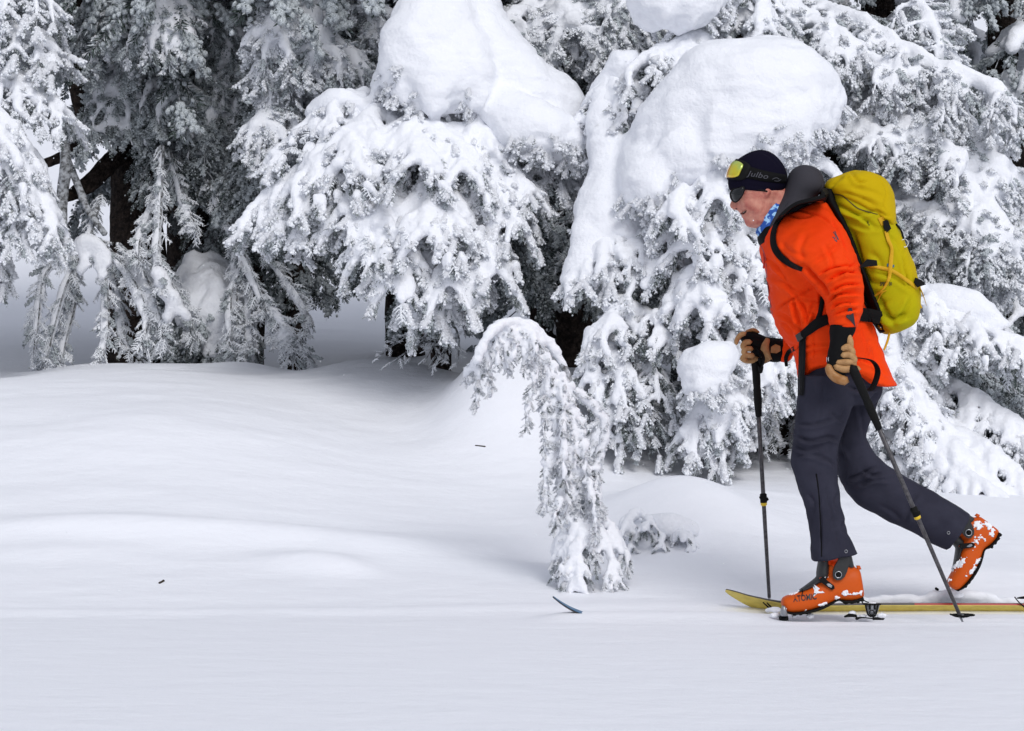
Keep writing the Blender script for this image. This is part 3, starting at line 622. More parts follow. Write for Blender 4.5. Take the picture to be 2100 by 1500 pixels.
# the tree behind right with pendulous boughs
t = Tree('spruce_tree', 'frosted spruce with long pendulous boughs sloping down behind the yellow backpack', 'tree', 16, base(1720, 14.4), voxel=.016)
t.trunk([at(1720, 760, 14.4), at(1690, 300, 14.4), at(1650, -300, 14.4)], [.13, .11, .08])
for q in [(((1650, 0, 14.0), (1790, 60, 13.6), (1900, 130, 13.4), (2060, 190, 13.3)), .32, 60, .045), (((1700, 170, 14), (1820, 180, 13.6), (1900, 210, 13.5), (1960, 260, 13.4)), .22, 34, .04),
          (((1680, 120, 14), (1790, 220, 13.5), (1880, 270, 13.3), (1970, 330, 13.2)), .25, 44, .06), (((1900, 220, 13.9), (2000, 280, 13.5), (2060, 380, 13.3)), .35, 44, .06),
          (((1830, 330, 13.7), (1940, 350, 13.4), (2020, 430, 13.2), (2070, 500, 13.1)), .28, 44, .06), (((1780, 320, 13.8), (1870, 420, 13.3), (1960, 440, 13.2), (2030, 520, 13.1)), .2, 40, .04),
          (((1500, 20, 14), (1600, 30, 13.6), (1700, 60, 13.4), (1760, 110, 13.3)), .18, 36, .045), (((1450, -20, 14), (1560, 0, 13.6), (1640, 20, 13.5)), .16, 28, .05),
          (((1850, -40, 13.9), (1900, 30, 13.7), (1930, 100, 13.6)), .2, 20, .03), (((1700, 60, 13.7), (1790, 130, 13.4), (1860, 150, 13.3)), .22, 28, .045), (((1690, 230, 13.6), (1760, 260, 13.3), (1830, 290, 13.2)), .14, 24, .04),
          (((1840, 560, 13.6), (1950, 560, 13.4), (2060, 590, 13.3)), .16, 24, .03), (((1800, 400, 13.6), (1900, 470, 13.3), (1950, 520, 13.2)), .2, 24, .04)]:
    t.curtain(A3(*q[0]), q[1], q[2], .095, HM, q[3], lat=.22)
for q in [(((1700, 100, 14.3), (1800, 200, 13.9), (1900, 300, 13.8)), .4), (((1700, 200, 14.3), (1900, 300, 13.9), (2050, 450, 13.8)), .4), (((1700, 350, 14.3), (1850, 400, 13.9), (2000, 520, 13.8)), .4), (((1700, 0, 14.3), (1850, 60, 14), (2000, 150, 13.9)), .4),
          (((1600, 0, 14.3), (1500, 80, 14), (1400, 100, 14)), .4), (((1700, 420, 14.3), (1850, 520, 14), (1980, 600, 13.9)), .35)]:
    t.bough(A3(*q[0]), q[1], .6, 0, mix=GM, scl=.12, space=.06)
t.finish()

# boughs behind the centre
t = Tree('spruce_tree', 'frosted spruce seen between the snow tent and the big snow pillow', 'tree', 17, base(1175, 14.9), voxel=.016)
t.trunk([at(1178, 690, 14.9), at(1170, 500, 14.9), at(1150, 100, 14.9), at(1140, -400, 14.9)], [.12, .11, .09, .06])
for q in [(((1130, -60, 14.6), (1090, 0, 14.2), (1040, 40, 14.0), (1000, 60, 14)), .22, 26, .04), (((1140, -60, 14.6), (1150, 10, 14.1), (1170, 50, 13.9)), .3, 40, .06), (((1150, -60, 14.6), (1220, 0, 14.1), (1270, 60, 14)), .26, 36, .05),
          (((1130, 20, 14.6), (1100, 60, 14.1), (1080, 90, 14)), .24, 24, .05), (((1180, -90, 14.6), (1250, -40, 14.1), (1290, 30, 14.0)), .24, 30, .05)]:
    t.curtain(A3(*q[0]), q[1], q[2], .10, HM, q[3], lat=.2)
for q in [(((1150, 0, 14.9), (1190, 80, 14.6), (1230, 200, 14.5)), .35), (((1150, -50, 14.9), (1050, 40, 14.6), (1000, 120, 14.5)), .35), (((1160, 120, 15), (1200, 180, 14.8), (1230, 260, 14.7)), .3), (((1170, 380, 15), (1130, 450, 14.7), (1090, 540, 14.6)), .3), (((1170, 420, 15), (1210, 480, 14.8), (1240, 560, 14.7)), .3)]:
    t.bough(A3(*q[0]), q[1], .7, 0, mix=(('grey', .5), ('green', .5)), scl=.12, space=.06)
crown(t, 1000, 15.2, 3.7, 7, 2.3, 22, GM, 6)  # unseen crown added to shade the hollow
for a, b in [((1180, 520), (1080, 600)), ((1160, 590), (1060, 610)), ((1190, 600), (1260, 640)), ((1180, 560), (1250, 600)), ((1180, 430), (1100, 410)), ((1190, 440), (1110, 440)), ((1190, 460), (1120, 470)), ((1180, 400), (1110, 380)), ((1150, 640), (1060, 590))]:
    t.strand([at(a[0], a[1], 14.7), at((a[0] + b[0]) / 2, (a[1] + b[1]) / 2 - 10, 14.2), at(b[0], b[1], 13.9)], 16, .08, (('comb', .7), ('grey', .3)), .010)
t.finish()

t = Tree('spruce_tree', 'frosted spruce whose upper boughs hang between the dark trunks and the snow tent', 'tree', 18, base(610, 14.6), voxel=.015)
t.trunk([at(600, 650, 14.9), at(620, 100, 14.9), at(640, -400, 14.9)], [.07, .06, .04])
for q in [(((640, -60, 14.4), (600, 0, 14.0), (560, 60, 13.8)), .27, 40, .06), (((650, -60, 14.4), (640, 40, 13.9), (660, 100, 13.8)), .25, 40, .06), (((640, 20, 14.4), (680, 80, 14.0), (740, 150, 13.9)), .14, 24, .04),
          (((660, -80, 14.5), (720, -20, 14.2), (800, 30, 14.1)), .22, 34, .03), (((620, 60, 14.4), (590, 90, 14), (560, 130, 13.9)), .24, 30, .05), (((620, 170, 14.4), (570, 200, 14), (520, 270, 13.8)), .3, 36, .05)]:
    t.curtain(A3(*q[0]), q[1], q[2], .095, HM, q[3], lat=.2)
crown(t, 690, 15.6, 3.6, 7.5, 2.4, 24, GM, 9)  # another unseen crown, added to keep skylight off the hollow
for q in [(((620, 0, 14.9), (600, 80, 14.6), (560, 200, 14.5)), .4), (((640, -50, 14.9), (720, 60, 14.6), (780, 160, 14.6)), .35), (((620, 200, 14.9), (560, 280, 14.5), (510, 400, 14.4)), .35), (((620, 150, 15), (700, 200, 14.8), (760, 300, 14.8)), .3)]:
    t.bough(A3(*q[0]), q[1], .7, 0, mix=GM, scl=.12, space=.06)
t.finish()

# old dark-trunked conifer on the left
t = Tree('old_conifer', 'old conifer with three dark trunks and dead frosted branches arching to the snow', 'tree', 19, base(300, 15.2), voxel=.016)
t.trunk([at(285, 600, 15.2), at(278, 400, 15.2), at(285, 250, 15.2), at(320, 0, 15.2), at(330, -400, 15.2)], [.19, .155, .14, .12, .10])
t.trunk([at(420, 560, 15.4), at(405, 300, 15.4), at(400, 100, 15.4), at(420, -300, 15.4)], [.12, .11, .11, .09])
t.trunk([at(168, 235, 14.7), at(152, 120, 14.7), at(155, 0, 14.7), at(180, -300, 14.7)], [.04, .065, .065, .05])
t.trunk([at(60, 345, 14.9), at(120, 325, 14.9), at(175, 290, 15)], [.02, .035, .04], name='limb')
t.trunk([at(105, 420, 14.7), at(180, 380, 14.9), at(230, 330, 15), at(290, 270, 15.2)], [.02, .055, .06, .06], name='limb')
t.trunk([at(128, 470, 14.6), at(128, 400, 14.7), at(135, 340, 14.7), at(130, 270, 14.8)], [.03, .036, .036, .03], M_TWIG, name='limb')
t.trunk([at(215, 480, 14.5), at(180, 430, 14.6), at(160, 380, 14.7), at(140, 330, 14.7)], [.02, .022, .024, .02], M_TWIG, name='limb')
DK = (('green', .75), ('grey', .25)); HM0 = HM; HM = (('rime', .3), ('grey', .6), ('green', .1))  # greyer mix paints this tree as if less light reached it
for q in [(((230, -80, 14.8), (260, 0, 14.4), (300, 60, 14.3)), .22, 46, HM, .03), (((300, -80, 14.8), (320, -10, 14.2), (330, 40, 14.1)), .26, 54, HM, .06), (((230, -80, 14.9), (235, 20, 14.5), (240, 80, 14.4)), .28, 34, HM, .03),
          (((280, 110, 15), (250, 150, 14.7), (235, 200, 14.6)), .30, 36, GM, .04), (((300, 130, 15), (340, 150, 14.7), (380, 190, 14.6)), .3, 46, GM, .05), (((430, 0, 15.2), (460, 80, 14.9), (490, 160, 14.8)), .5, 60, GM, .045),
          (((400, -50, 15.2), (430, 0, 14.9), (450, 40, 14.8)), .3, 40, GM, .045), (((410, 220, 15.2), (430, 220, 14.9), (460, 250, 14.8)), .35, 40, GM, .04), (((340, 260, 15.1), (360, 300, 14.8), (370, 330, 14.7)), .28, 22, DK, 0),
          (((100, 30, 14.9), (120, 60, 14.7), (130, 90, 14.6)), .22, 26, HM, 0), (((350, -60, 15.1), (380, 0, 15), (390, 60, 14.9)), .3, 30, DK, .02), (((250, 200, 15), (240, 240, 14.7), (230, 260, 14.6)), .2, 22, GM, .04)]:
    t.curtain(A3(*q[0]), q[1], q[2], .085, q[3], q[4], lat=.22)
for q in [(((410, 100, 15.5), (480, 200, 15.2), (540, 330, 15.1)), .4), (((410, 200, 15.5), (470, 330, 15.3), (520, 450, 15.2)), .4), (((400, 0, 15.5), (480, 60, 15.3), (540, 150, 15.2)), .4), (((320, 40, 15.5), (380, 60, 15.6), (420, 120, 15.6)), .4), (((440, 380, 15.5), (520, 440, 15.2), (600, 520, 15)), .35),
          (((420, 480, 15.3), (430, 560, 15.0), (450, 680, 14.8)), .3), (((350, 560, 15.1), (380, 600, 14.8), (400, 700, 14.6)), .3), (((560, 430, 15.2), (610, 480, 15), (640, 560, 14.9)), .22)]:
    t.bough(A3(*q[0]), q[1], .8, 0, mix=(('green', .5), ('grey', .5)), scl=.12, space=.06)
for q in [((400, 540, 14.9), (400, 620, 14.55), (395, 690, 14.5)), ((430, 540, 14.9), (440, 620, 14.5), (445, 700, 14.45)), ((460, 560, 14.9), (480, 640, 14.6), (490, 720, 14.5))]:
    t.bough(A3(*q), .24, .9, .045, mix=(('grey', .6), ('green', .4)), scl=.09, space=.05)
crown(t, 330, 16.4, 3.7, 7.5, 2.7, 26, GM, 5); crown(t, -150, 15.6, 3.5, 7, 2.6, 24, GM, 8)  # unseen crowns, added to darken the snow at the left
HM = HM0; CB = (('comb', .72), ('grey', .18), ('rime', .1))
DB = [[(205, 400), (170, 520), (115, 650), (75, 770)], [(175, 490), (130, 590), (100, 700), (85, 775)], [(190, 490), (215, 590), (215, 700), (185, 775)], [(200, 490), (240, 600), (250, 690), (300, 755)], [(160, 500), (90, 560), (75, 650), (70, 720)],
      [(330, 300), (325, 430), (320, 520), (335, 600)], [(320, 520), (350, 590), (380, 640), (400, 700)], [(320, 520), (300, 600), (310, 660), (330, 720)], [(240, 500), (290, 560), (320, 640), (340, 700)], [(420, 370), (470, 470), (520, 580), (540, 640)],
      [(500, 560), (510, 640), (510, 700), (495, 745)], [(520, 580), (560, 640), (600, 690), (640, 745)], [(480, 480), (480, 560), (480, 640), (480, 690)], [(540, 520), (590, 580), (625, 640), (620, 700)], [(200, 490), (260, 560), (300, 650), (290, 720)],
      [(150, 540), (150, 620), (130, 700), (120, 770)], [(500, 540), (470, 600), (470, 660), (470, 720)], [(530, 600), (560, 680), (590, 700), (600, 740)], [(345, 310), (370, 400), (385, 440), (400, 470)], [(320, 380), (300, 450), (280, 500), (285, 540)]]
for k, q in enumerate(DB):
    d0 = 14.2 - .25 * (k % 3) * .6
    n0 = len(t.sp); C = [at(x, y, d0 + .5 - .5 * i / 3) for i, (x, y) in enumerate(q)]
    t.strand(C, 46, .088, CB, .013, .9, .5); t.strand([c + (.02, -.03, 0) for c in C], 14, .08, CB, .008, .6, .3)
    t.snow.tube([C[0], C[1], C[2], C[2] + (C[3] - C[2]) * .6], [.016, .03, .03, .012], 7)
for q, r in (([(150, 510), (178, 488), (205, 505), (225, 540)], .035), ([(165, 500), (172, 530), (165, 560)], .03), ([(190, 500), (200, 530), (215, 570)], .03), ([(325, 550), (335, 590), (350, 625), (345, 660)], .04), ([(335, 570), (360, 620), (385, 650)], .035)):
    t.snow.tube(cr(A3(*[(x, y, 13.95) for x, y in q]), 4) + rs.normal(0, .008, (len(q) * 4 - 3, 3)), r * rs.uniform(.8, 1.2, len(q) * 4 - 3), 8)
t.finish()

t = Tree('fir_tree', 'bright frosted fir boughs reaching in from the left edge of the view', 'tree', 20, base(-160, 13.9), voxel=.013)
t.trunk([at(-170, 760, 13.9), at(-160, 300, 13.9), at(-150, -200, 13.9)], [.1, .08, .06])
for q in [(((-120, 170, 13.8), (20, 160, 13.4), (130, 230, 13.3)), .30, .6, .03), (((-120, 40, 13.8), (30, 60, 13.5), (120, 110, 13.4)), .3, .6, .026), (((-120, 250, 13.7), (0, 270, 13.2), (60, 360, 13.1)), .3, .8, .034),
          (((-120, 330, 13.7), (20, 350, 13.2), (120, 450, 13.1)), .28, .7, .034), (((-100, 380, 13.7), (30, 410, 13.2), (90, 480, 13.1)), .26, .7, .022), (((-120, -50, 13.8), (20, -30, 13.5), (110, 10, 13.4)), .3, .7, .02),
          (((-120, 230, 13.7), (-20, 240, 13.1), (10, 330, 13.0)), .3, .8, .036), (((-100, 480, 13.7), (-40, 500, 13.3), (-10, 560, 13.2)), .16, .7, .01), (((-120, 480, 14.2), (-40, 470, 14.0), (0, 540, 14.0)), .2, .7, .01)]:
    t.bough(A3(*q[0]), *q[1:], mix=(('snow', .5), ('rime', .5)), scl=.085, space=.048, under=.6)
t.finish()

# ---- the wood behind: whole trees, each on its own trunk
def back_tree(px, d, top, bot, wid, seed, label, mix, snow=.05, scl=.16, n=26, name='spruce_tree', lean=0):
    t = Tree(name, label, 'tree', seed, base(px, d), voxel=.022); rng = t.rng
    b = np.array(t.o.location); hz = top
    t.trunk([b, b + (lean * .3, 0, hz * .4), b + (lean, 0, hz)], [.15, .12, .04])
    for i in range(n):
        f = (i + .5) / n; z = bot + (hz - bot) * f; L = wid * (1.1 - .8 * f) * rng.uniform(.75, 1.1)
        a = rng.uniform(math.pi * .95, math.pi * 2.05) if i % 5 else rng.uniform(0, math.pi)
        e = np.array((math.cos(a), math.sin(a), 0)); p = b + (lean * f, 0, z)
        t.bough([p, p + e * L * .5 + (0, 0, .02), p + e * L + (0, 0, -.35 * L)], L * .42, .8, snow if rng.random() < .8 else 0, mix=mix, scl=scl, space=.085, n=max(4, int(L / .13)), under=.5)
    t.finish()
BK = 'trees of the wood behind'
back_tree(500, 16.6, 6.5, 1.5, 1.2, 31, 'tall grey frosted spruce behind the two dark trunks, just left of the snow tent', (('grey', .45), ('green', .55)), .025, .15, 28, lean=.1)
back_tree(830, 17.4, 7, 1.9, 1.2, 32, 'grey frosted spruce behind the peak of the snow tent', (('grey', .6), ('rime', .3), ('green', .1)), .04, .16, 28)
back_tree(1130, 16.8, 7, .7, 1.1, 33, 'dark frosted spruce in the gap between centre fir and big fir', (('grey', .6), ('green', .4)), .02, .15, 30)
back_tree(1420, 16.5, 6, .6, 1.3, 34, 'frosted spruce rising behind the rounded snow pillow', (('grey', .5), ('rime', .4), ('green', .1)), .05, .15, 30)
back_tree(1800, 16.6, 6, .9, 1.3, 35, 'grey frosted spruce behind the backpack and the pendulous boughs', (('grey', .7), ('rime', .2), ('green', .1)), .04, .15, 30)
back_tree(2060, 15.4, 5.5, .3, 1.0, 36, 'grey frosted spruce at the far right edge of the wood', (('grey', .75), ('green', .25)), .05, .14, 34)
back_tree(380, 17.6, 7, 2.3, .9, 37, 'dark spruce crown high behind the three dark trunks', (('grey', .25), ('green', .75)), .02, .16, 24)
print('sprigs', NSP)
# ------------------------------------------------------------------ skier
D0 = 8.97
def sq(c, p): return np.sign(c) * np.abs(c) ** (2 / p)
def loft(sl, dc=0., n=40, sub=4, p=2.2, cap=True, top_open=False):
    """closed body through slices (Fx,Fy,Bx,By,halfwidth[,depth]) given in photo pixels at the skier's distance"""
    A = np.array([list(s) + ([dc] if len(s) == 5 else []) for s in sl], float)
    A = cr(A, sub); th = np.arange(n) * 2 * math.pi / n; c, s = sq(np.cos(th), p), sq(np.sin(th), p)
    V = []
    for fx, fy, bx, by, hw, d in A:
        a = at(fx, fy, D0 + d); b = at(bx, by, D0 + d); m = (a + b) / 2; h = (a - b) / 2
        V.append(m + h * c[:, None] + np.array((0, max(hw, .001), 0)) * s[:, None])
    V = np.concatenate(V); m = len(A); Fc = []
    for i in range(m - 1):
        for j in range(n):
            k = (j + 1) % n; Fc.append((i * n + j, (i + 1) * n + j, (i + 1) * n + k, i * n + k))
    if cap:
        a = V[:n].mean(0); b = V[-n:].mean(0); V = np.concatenate([V, [a, b]])
        for j in range(n):
            k = (j + 1) % n; Fc.append((m * n, j, k)); Fc.append((m * n + 1, (m - 1) * n + k, (m - 1) * n + j))
    return V, Fc
def px_of(V): return np.stack([1050 + V[:, 0] / V[:, 1] * F, 750 - (V[:, 2] - H) / V[:, 1] * F], 1)
CRS = 1.0
def crease(V, Q, lines, both=False):
    """press folds into cloth: (points px, depth m, width px, ridge 0..1)"""
    N = normals(V, Q); P = px_of(V); D = np.zeros(len(V)); fr = np.clip(-N[:, 1] * 2.2, 0, 1) if not both else np.ones(len(V))
    for pts, dep, wd, rg in lines:
        dep *= CRS; wd *= .9
        L = cr(np.array(pts, float), 6); best = np.full(len(V), 1e9); sgn = np.zeros(len(V)); tt = np.zeros(len(V)); K = len(L) - 1
        for k in range(K):
            a, b = L[k], L[k + 1]; ab = b - a; l2 = ab @ ab + 1e-9; u = np.clip(((P - a) @ ab) / l2, 0, 1)
            q = P - (a + u[:, None] * ab); d = np.hypot(q[:, 0], q[:, 1]); m = d < best
            best[m] = d[m]; sgn[m] = np.sign(ab[0] * q[m, 1] - ab[1] * q[m, 0]); tt[m] = (k + u[m]) / K
        env = np.clip(np.sin(np.pi * np.clip(tt, .02, .98)) * 1.6, 0, 1)
        sd = best * sgn
        D += env * (-dep * np.exp(-(best / wd) ** 2) + rg * dep * np.exp(-((sd - 1.9 * wd) / (1.3 * wd)) ** 2))
    return V + N * (D * fr)[:, None]
def bvh_of(*ms):
    V = []; Q = []; b = 0
    for v, q in ms:
        V += [tuple(x) for x in v]; Q += [tuple(int(i) + b for i in f) for f in q]; b += len(v)
    return BVHTree.FromPolygons(V, Q)
def hit(bv, px, py, dflt=None):
    d = Vector(((px - 1050) / F, 1, (750 - py) / F)).normalized(); h = bv.ray_cast(Vector((0, 0, H)), d)
    if h[0] is None: return None if dflt is None else at(px, py, dflt)
    return np.array(h[0])
def ribbon(bv, pts, wd, thick=.003, off=.003, dflt=8.8, sm=3, step=5, ext=0.0):
    """a strap lying on a surface; returns V,F"""
    L = cr(np.array(pts, float), step); T = np.gradient(L, axis=0); T /= np.linalg.norm(T, axis=1, keepdims=True) + 1e-9
    W = np.interp(np.linspace(0, 1, len(L)), np.linspace(0, 1, len(np.atleast_1d(wd))), np.atleast_1d(wd)); Nn = np.stack([-T[:, 1], T[:, 0]], 1)
    R = []
    last = dflt
    for g in (-1, -.33, .33, 1):
        ys = []
        for (x, y), nn, w_ in zip(L, Nn, W):
            h = hit(bv, x + nn[0] * w_ * g / 2, y + nn[1] * w_ * g / 2)
            if h is not None and abs(h[1] - last) < .35: last = h[1]
            ys.append(last)
        R.append(ys)
    R = np.array(R)
    for _ in range(sm): R[:, 1:-1] = np.minimum(R[:, 1:-1], (R[:, :-2] + R[:, 2:]) / 2 * .5 + R[:, 1:-1] * .5)
    R = R - off
    V = []; m = len(L)
    for k, g in enumerate((-1, -.33, .33, 1)):
        V.append([at(*(L[i] + Nn[i] * W[i] * g / 2), R[k, i]) - (0, thick if abs(g) < 1 else thick * .4, 0) for i in range(m)])
    for k, g in ((3, 1), (2, .33), (1, -.33), (0, -1)):
        V.append([at(*(L[i] + Nn[i] * W[i] * g / 2), R[k, i]) + (0, .004, 0) for i in range(m)])
    V = np.array(V).transpose(1, 0, 2).reshape(-1, 3); Fc = []
    for i in range(m - 1):
        for j in range(8): k = (j + 1) % 8; Fc.append((i * 8 + j, i * 8 + k, (i + 1) * 8 + k, (i + 1) * 8 + j))
    Fc.append(tuple(range(8))); Fc.append(tuple((m - 1) * 8 + j for j in range(7, -1, -1)))
    return V, Fc
def poly_on(bv, pts, m, name, parent, off=.002, thick=.002, rnd=0, dflt=8.8, smooth=False, flat=False):
    """a flat patch (logo, buckle, snow fleck) lying on a surface"""
    pts = np.array(pts, float); c = pts.mean(0)
    def h(p):
        q = hit(bv, *p); return q if q is not None else at(*p, dflt)
    H0 = np.array([h(p) for p in pts]); hc = h(c)
    if flat: H0[:, 1] = min(H0[:, 1].min(), hc[1]); hc[1] = H0[0, 1]
    A = H0 - (0, off + thick, 0); B = H0 + (0, .003, 0); n = len(pts); V = np.concatenate([A, B, [hc - (0, off + thick * (1.6 if smooth else 1), 0)]])
    Fc = [(2 * n, i, (i + 1) % n) for i in range(n)] + [(i, n + i, n + (i + 1) % n, (i + 1) % n) for i in range(n)]
    mb = MB(); mb.add(V, Fc); return mb.build(name, m, parent, smooth=smooth)
def text_on(bv, s, px, py, size, ang, m, name, parent, sx=1.0, bold=0.0, off=.0025, shear=0, sp=1.0):
    cu = bpy.data.curves.new('t', 'FONT'); cu.body = s; cu.size = 1; cu.align_x = 'CENTER'; cu.align_y = 'CENTER'; cu.offset = bold; cu.shear = shear; cu.resolution_u = 3; cu.space_character = sp
    o = bpy.data.objects.new('t', cu); COL.objects.link(o)
    me = bpy.data.meshes.new_from_object(o.evaluated_get(bpy.context.evaluated_depsgraph_get())); bpy.data.objects.remove(o)
    a = math.radians(ang)
    for v in me.vertices:
        x, y = v.co.x * size * sx, v.co.y * size
        q = (px + x * math.cos(a) - y * math.sin(a) * 1, py - (x * math.sin(a) + y * math.cos(a)))
        h = hit(bv, *q, 8.8); v.co = (h[0], h[1] - off, h[2])
    me.materials.clear(); me.materials.append(m)
    return link(name, me, parent)
def chain(pts, R, dc, n=10, flat=1):
    """rounded limb through pixel points (x, y[, depth offset]) with radii in px"""
    P = np.array([at(p[0], p[1], D0 + (p[2] if len(p) > 2 else dc)) for p in pts]); R = np.array(R) / 552.
    PR = cr(np.concatenate([P, R[:, None]], 1), 5)
    # rounded ends
    return tube(PR[:, :3], PR[:, 3], n, True, flat)
def build(name, V, Q, m, parent, mi=None, **k): return link(name, mesh_np(name, V, Q, m if isinstance(m, list) else [m], mi), parent, **k)
def join(parts):
    V = []; Fc = []; b = 0
    for v, f in parts:
        V.append(np.asarray(v)); Fc += [[int(i) + b for i in q] for q in f]; b += len(v)
    return np.concatenate(V), Fc

K_SKIN = mat('skin', (.48, .135, .105), .5, spec=.25, col2=(.66, .30, .22), nscale=34, lo=.32, hi=.66, bump=.6, bscale=240, bdist=.004, sub=.08)
K_ORANGE = mat('orange_shell_cloth', (.88, .060, .004), .7, spec=.1, col2=(.82, .048, .003), nscale=6, bump=.25, bscale=380, bdist=.002)
K_PANT = mat('slate_trouser_cloth', (.029, .029, .044), .85, spec=.08, col2=(.037, .037, .055), nscale=9, bump=.3, bscale=420, bdist=.002)
K_GREY = mat('grey_hood_cloth', (.046, .044, .052), .8, spec=.1, bump=.25, bscale=350, bdist=.002)
K_BLACK = mat('black_webbing', (.0045, .0045, .005), .75, spec=.12, bump=.2, bscale=500, bdist=.001)
K_NAVY = mat('navy_knit', (.006, .005, .014), .9, spec=.06, bump=.3, bscale=420, bdist=.002)
K_TAN = mat('tan_leather', (.36, .19, .075), .6, spec=.35, col2=(.46, .26, .11), nscale=40, bump=.4, bscale=180, bdist=.003)
K_TAN2 = mat('worn_amber_leather', (.30, .125, .03), .5, spec=.4, col2=(.38, .19, .07), nscale=40, bump=.3, bscale=180, bdist=.003)
K_PACK = mat('olive_yellow_nylon', (.52, .37, .003), .75, nscale=2.3, lo=.42, hi=.62, col2=(.42, .39, .004), spec=.08, bump=.25, bscale=300, bdist=.002)
K_PACK2 = mat('yellow_lid_nylon', (.54, .37, .003), .75, spec=.08, bump=.25, bscale=300, bdist=.002)
K_STRAP = mat('yellow_webbing', (.62, .36, .012), .6, spec=.2, bump=.3, bscale=600, bdist=.001)
K_BOOT = mat('orange_boot_plastic', (.58, .085, .003), .5, spec=.25, bump=.1, bscale=60)
K_BOOT2 = mat('red_orange_boot_flap', (.82, .07, .006), .4, spec=.5)
K_DARK = mat('dark_grey_plastic', (.022, .023, .024), .5, spec=.4, bump=.1, bscale=150)
K_RUB = mat('black_rubber', (.006, .006, .006), .7, spec=.15)
K_STEEL = mat('steel', (.55, .56, .58), .3, metal=1)
K_WHITE = mat('white_print', (.72, .74, .78), .5)
K_PRINT = mat('grey_print', (.06, .06, .075), .6)
K_INK = mat('black_print', (.012, .010, .012), .5)
K_RED = mat('dark_red_cord', (.42, .02, .015), .6)
K_BLUE = mat('blue_patterned_buff', (.03, .10, .40), .8, col2=(.36, .62, .90), nscale=60, lo=.48, hi=.54, spec=.2, detail=1)
K_YEL = mat('yellow_plastic', (.75, .50, .02), .4)
K_POLE = mat('dark_carbon', (.035, .032, .036), .4, spec=.5, col2=(.075, .07, .075), nscale=90)
K_GLASS = mat('dark_sunglass_lens', (.006, .007, .008), .18, spec=.35, coat=.15)
K_STEEL2 = mat('binding_grey', (.30, .31, .33), .35, metal=.6)

# goggle lens: mirrored yellow-green, orange where it faces up
K_LENS = bpy.data.materials.new('mirror_goggle_lens'); K_LENS.use_nodes = True
_n = K_LENS.node_tree; _p = _n.nodes['Principled BSDF']; _p.inputs['Roughness'].default_value = .16; _p.inputs['Metallic'].default_value = .45; _p.inputs['Coat Weight'].default_value = .5
_g = _n.nodes.new('ShaderNodeTexCoord'); _s = _n.nodes.new('ShaderNodeTexNoise'); _s.inputs['Scale'].default_value = 14; _s.inputs['Detail'].default_value = 1
_r = _n.nodes.new('ShaderNodeValToRGB'); _e = _r.color_ramp.elements; _e[0].position = .35; _e[0].color = (.50, .62, .12, 1); _e[1].position = .62; _e[1].color = (.85, .42, .01, 1)
_q = _r.color_ramp.elements.new(.5); _q.color = (.72, .62, .03, 1)
_n.links.new(_g.outputs['Object'], _s.inputs['Vector']); _n.links.new(_s.outputs[0], _r.inputs[0]); _n.links.new(_r.outputs[0], _p.inputs['Base Color'])

# ---- body: one continuous mesh (head with face, neck, trunk, arms, hands, legs, feet)
def head():
    rows = [  # y, front x, back x, half width, nose
        (322, 1548, 1574, .020, 0), (330, 1530, 1586, .046, 0), (342, 1516, 1596, .062, 0), (356, 1508, 1601, .069, 0), (370, 1502, 1602, .072, 0),
        (380, 1500, 1602, .073, 0), (388, 1499, 1602, .074, 0), (395, 1500, 1606, .076, 1), (402, 1504, 1604, .075, 2), (408, 1507, 1602, .074, 6), (414, 1508, 1600, .073, 10),
        (419, 1510, 1599, .072, 14), (424, 1512, 1597, .071, 16), (428, 1514, 1596, .070, 15), (431, 1515, 1595, .069, 9), (434, 1516, 1594, .068, 1), (437, 1516, 1593, .067, 0),
        (440, 1520, 1592, .065, 0), (443, 1521, 1591, .063, 0), (446, 1521, 1590, .061, 0), (450, 1526, 1588, .058, 0), (455, 1527, 1585, .054, 0), (460, 1530, 1582, .048, 0), (464, 1534, 1578, .040, 0), (467, 1540, 1570, .028, 0), (468.5, 1546, 1562, .012, 0)]
    A = cr(np.array(rows, float), 3); n = 72; th = np.arange(n) * 2 * math.pi / n; V = []
    for y, fx, bx, hw, ns in A:
        a = at(fx, y, D0); b = at(bx, y, D0); m = (a + b) / 2; h = np.linalg.norm(a - b) / 2
        lower = np.clip((y - 400) / 60, 0, 1)
        c, s = np.cos(th), np.sin(th)
        X_ = -h * np.sign(c) * np.abs(c) ** (1.0 if True else 1); Y_ = hw * np.sign(s) * np.abs(s) ** .9
        # narrower toward the chin front
        Y_ = Y_ * (1 - .28 * lower * np.clip(c, 0, 1))
        X_ = X_ - (ns / 552.) * np.exp(-(Y_ / (.011 + .006 * np.clip((y - 412) / 12, 0, 1))) ** 2) * (c > 0)
        V.append(np.stack([m[0] + X_, m[1] + Y_, np.full(n, m[2])], 1))
    V = np.concatenate(V); m = len(A); Fc = [(i * n + j, i * n + (j + 1) % n, (i + 1) * n + (j + 1) % n, (i + 1) * n + j) for i in range(m - 1) for j in range(n)]
    V = np.concatenate([V, [V[:n].mean(0), V[-n:].mean(0)]])
    for j in range(n): Fc.append((m * n, (j + 1) % n, j)); Fc.append((m * n + 1, (m - 1) * n + j, (m - 1) * n + (j + 1) % n))
    return V, Fc
parts = [head()]
parts.append(loft([(1556, 425, 1612, 385, .055), (1566, 450, 1622, 405, .058), (1580, 480, 1650, 430, .07)], n=28))      # neck
for q in (-1, 1):                                                              # ears
    V, Fc = chain([(1571, 386, q * .066), (1575, 392, q * .074), (1573, 400, q * .074), (1569, 406, q * .069)], [4, 6, 5, 3], 0, 10, .6); parts.append((V, Fc))
